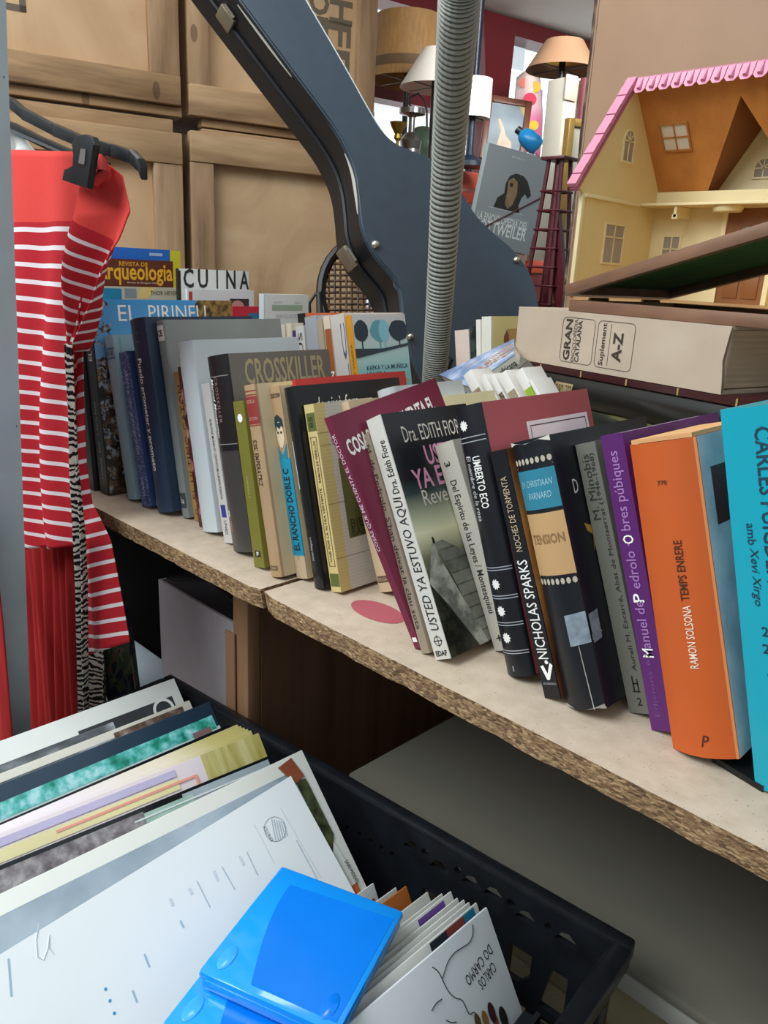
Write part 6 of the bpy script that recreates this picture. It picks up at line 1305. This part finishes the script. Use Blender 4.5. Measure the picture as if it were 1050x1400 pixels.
bluecase('second blue plastic disc case lying under the first and nearer', A_ + sh, B_ + sh, D_c + sh, .016)
sh = off * .012 + bx * .004 - Vector((0, 0, .036)); 
# booklets at the right end of the crate
GBK = 'thin white booklets fanned in the crate'
wb_ = [(585, 1219), (605, 1221), (617, 1218), (626, 1227), (635, 1229.5), (642, 1233), (652, 1233.5)]
nm_ = ['leftmost and tallest', 'second from the left', 'third, with a purple sticker', 'fourth', 'fifth', 'sixth', 'with a red, blue and black strip']
for k, (x, y) in enumerate(wb_):
    pr_ = []
    if k == 2: pr_ = [(.012, .045, .002, .010, mat('#6a4a94', .5), 'sticker')]
    if k == 6: pr_ = [(.006, .020, .001, .009, mat('#1f7ca0', .4), 'sleeve_print'), (.020, .042, .001, .009, mat('#8a3a34', .4), 'sleeve_print'), (.042, .062, .001, .009, mat('#1d2430', .4), 'sleeve_print')]
    record('thin white booklet in the fan, ' + nm_[k], (x, y), 33 - k * .6, .175, .165, mat('#d9d9d2', .5, .03), .0016, yc=.045, name='booklet', cat='booklet', group=GBK, prints=pr_)
tC, MC, sC = record('white sleeve lettered CARLOS DO CARMO with a line drawing, front of the booklets', (666, 1240), 31, .178, .172, mat('#d3d8da', .4, .02), .0025, yc=.043, name='record_sleeve', cat='record', group=None)
IC = MC.inverted()
def onC(x, y, e=.0005):
    n_ = MC.to_3x3() @ Vector((0, 0, sC)); p = IC @ at(x, y, P=(MC.translation + n_ * e, n_)); return p.x, p.y
fC = lambda u, v: (u, v, sC * .0006)
def stroke(P, m=DK, r_=.00035, nm='line_drawing'):
    Q = [Vector(fC(*onC(x, y))) for x, y in P]; Q2 = []
    for i in range(len(Q) * 4 - 3): Q2.append(cr_pt(Q, i / (len(Q) * 4 - 4)))
    return MB().tube(Q2, r_, 5).build(nm, m, tC)
stroke([(646, 1264), (646, 1278), (640, 1290), (622, 1302), (612, 1316), (605, 1337)]); stroke([(591, 1322), (600, 1330), (612, 1354), (622, 1364), (632, 1368), (641, 1386), (648, 1384), (655, 1392)])
stroke([(604, 1366), (596, 1372), (590, 1382)]); stroke([(610, 1395), (618, 1398), (624, 1397)])
for x, y, r_, c_ in ((663, 1393, .0052, '#8a6238'), (672, 1384, .0062, '#3a2426'), (653, 1397, .0050, '#5a4028'), (688, 1391, .0068, '#23201f'), (677, 1396, .005, '#6e3a30')):
    u, v = onC(x, y); polyfn(tC, lambda a, b_: (a, b_, sC * .0009), [[(u + r_ * .6 * math.cos(k * math.pi / 8), v + r_ * 1.3 * math.sin(k * math.pi / 8)) for k in range(16)]], mat(c_, .5, .2, 90), 'drawn_face')
# lettering read along the sleeve's right edge
def writeC(s, p0, p1, hgt):
    a = Vector(onC(*p0)); b_ = Vector(onC(*p1)); d_ = (b_ - a); L_ = d_.length; d_.normalize(); up2 = Vector((-d_.y, d_.x)); q = Vector(onC(p0[0] + 30, p0[1] - 20)) ; 
    # letters stand with their tops towards the lower right of the photograph
    tgt = Vector(onC(p0[0] + 6, p0[1] + 30)) - a
    if up2.dot(tgt) < 0: up2 = -up2
    m_ = (a + b_) / 2
    write(tC, s, lambda u, v: (m_.x + d_.x * u + up2.x * v, m_.y + d_.y * u + up2.y * v, sC * .0007), 'h', 0, 0, L_, hgt, DK, .0, name='title_lettering')
writeC('CARLOS', (676, 1320), (656, 1348), .0085); writeC('DO CARMO', (671, 1296), (638, 1343), .0085)
# small booklets near the blue case
record('small white booklet with red letters beside the blue case', (511, 1207), 30, .07, .10, mat('#d9dbd8', .5), .002, yc=.040, name='booklet', cat='booklet', group=None, prints=[(.005, .02, .012, .016, ink('#b8433c'), 'red_lettering')])
record('small grey card standing beside the red-lettered booklet', (531, 1224), 30, .05, .09, mat('#8b8880', .5), .002, yc=.040, name='booklet', cat='booklet', group=None)
record('pale folded leaflet in front of the orange card', (542, 1213), 30, .08, .10, mat('#c9cbc4', .5), .002, yc=.040, name='leaflet', cat='leaflet', group=None)
record('orange card standing behind the white booklets', (556, 1211), 30, .10, .10, mat('#b5662c', .5), .002, yc=.040, name='card', cat='card', group=None)
record('yellow-green card standing behind the white booklets', (568, 1240), 30, .10, .09, mat('#a5b83c', .5), .002, yc=.040, name='card', cat='card', group=None)
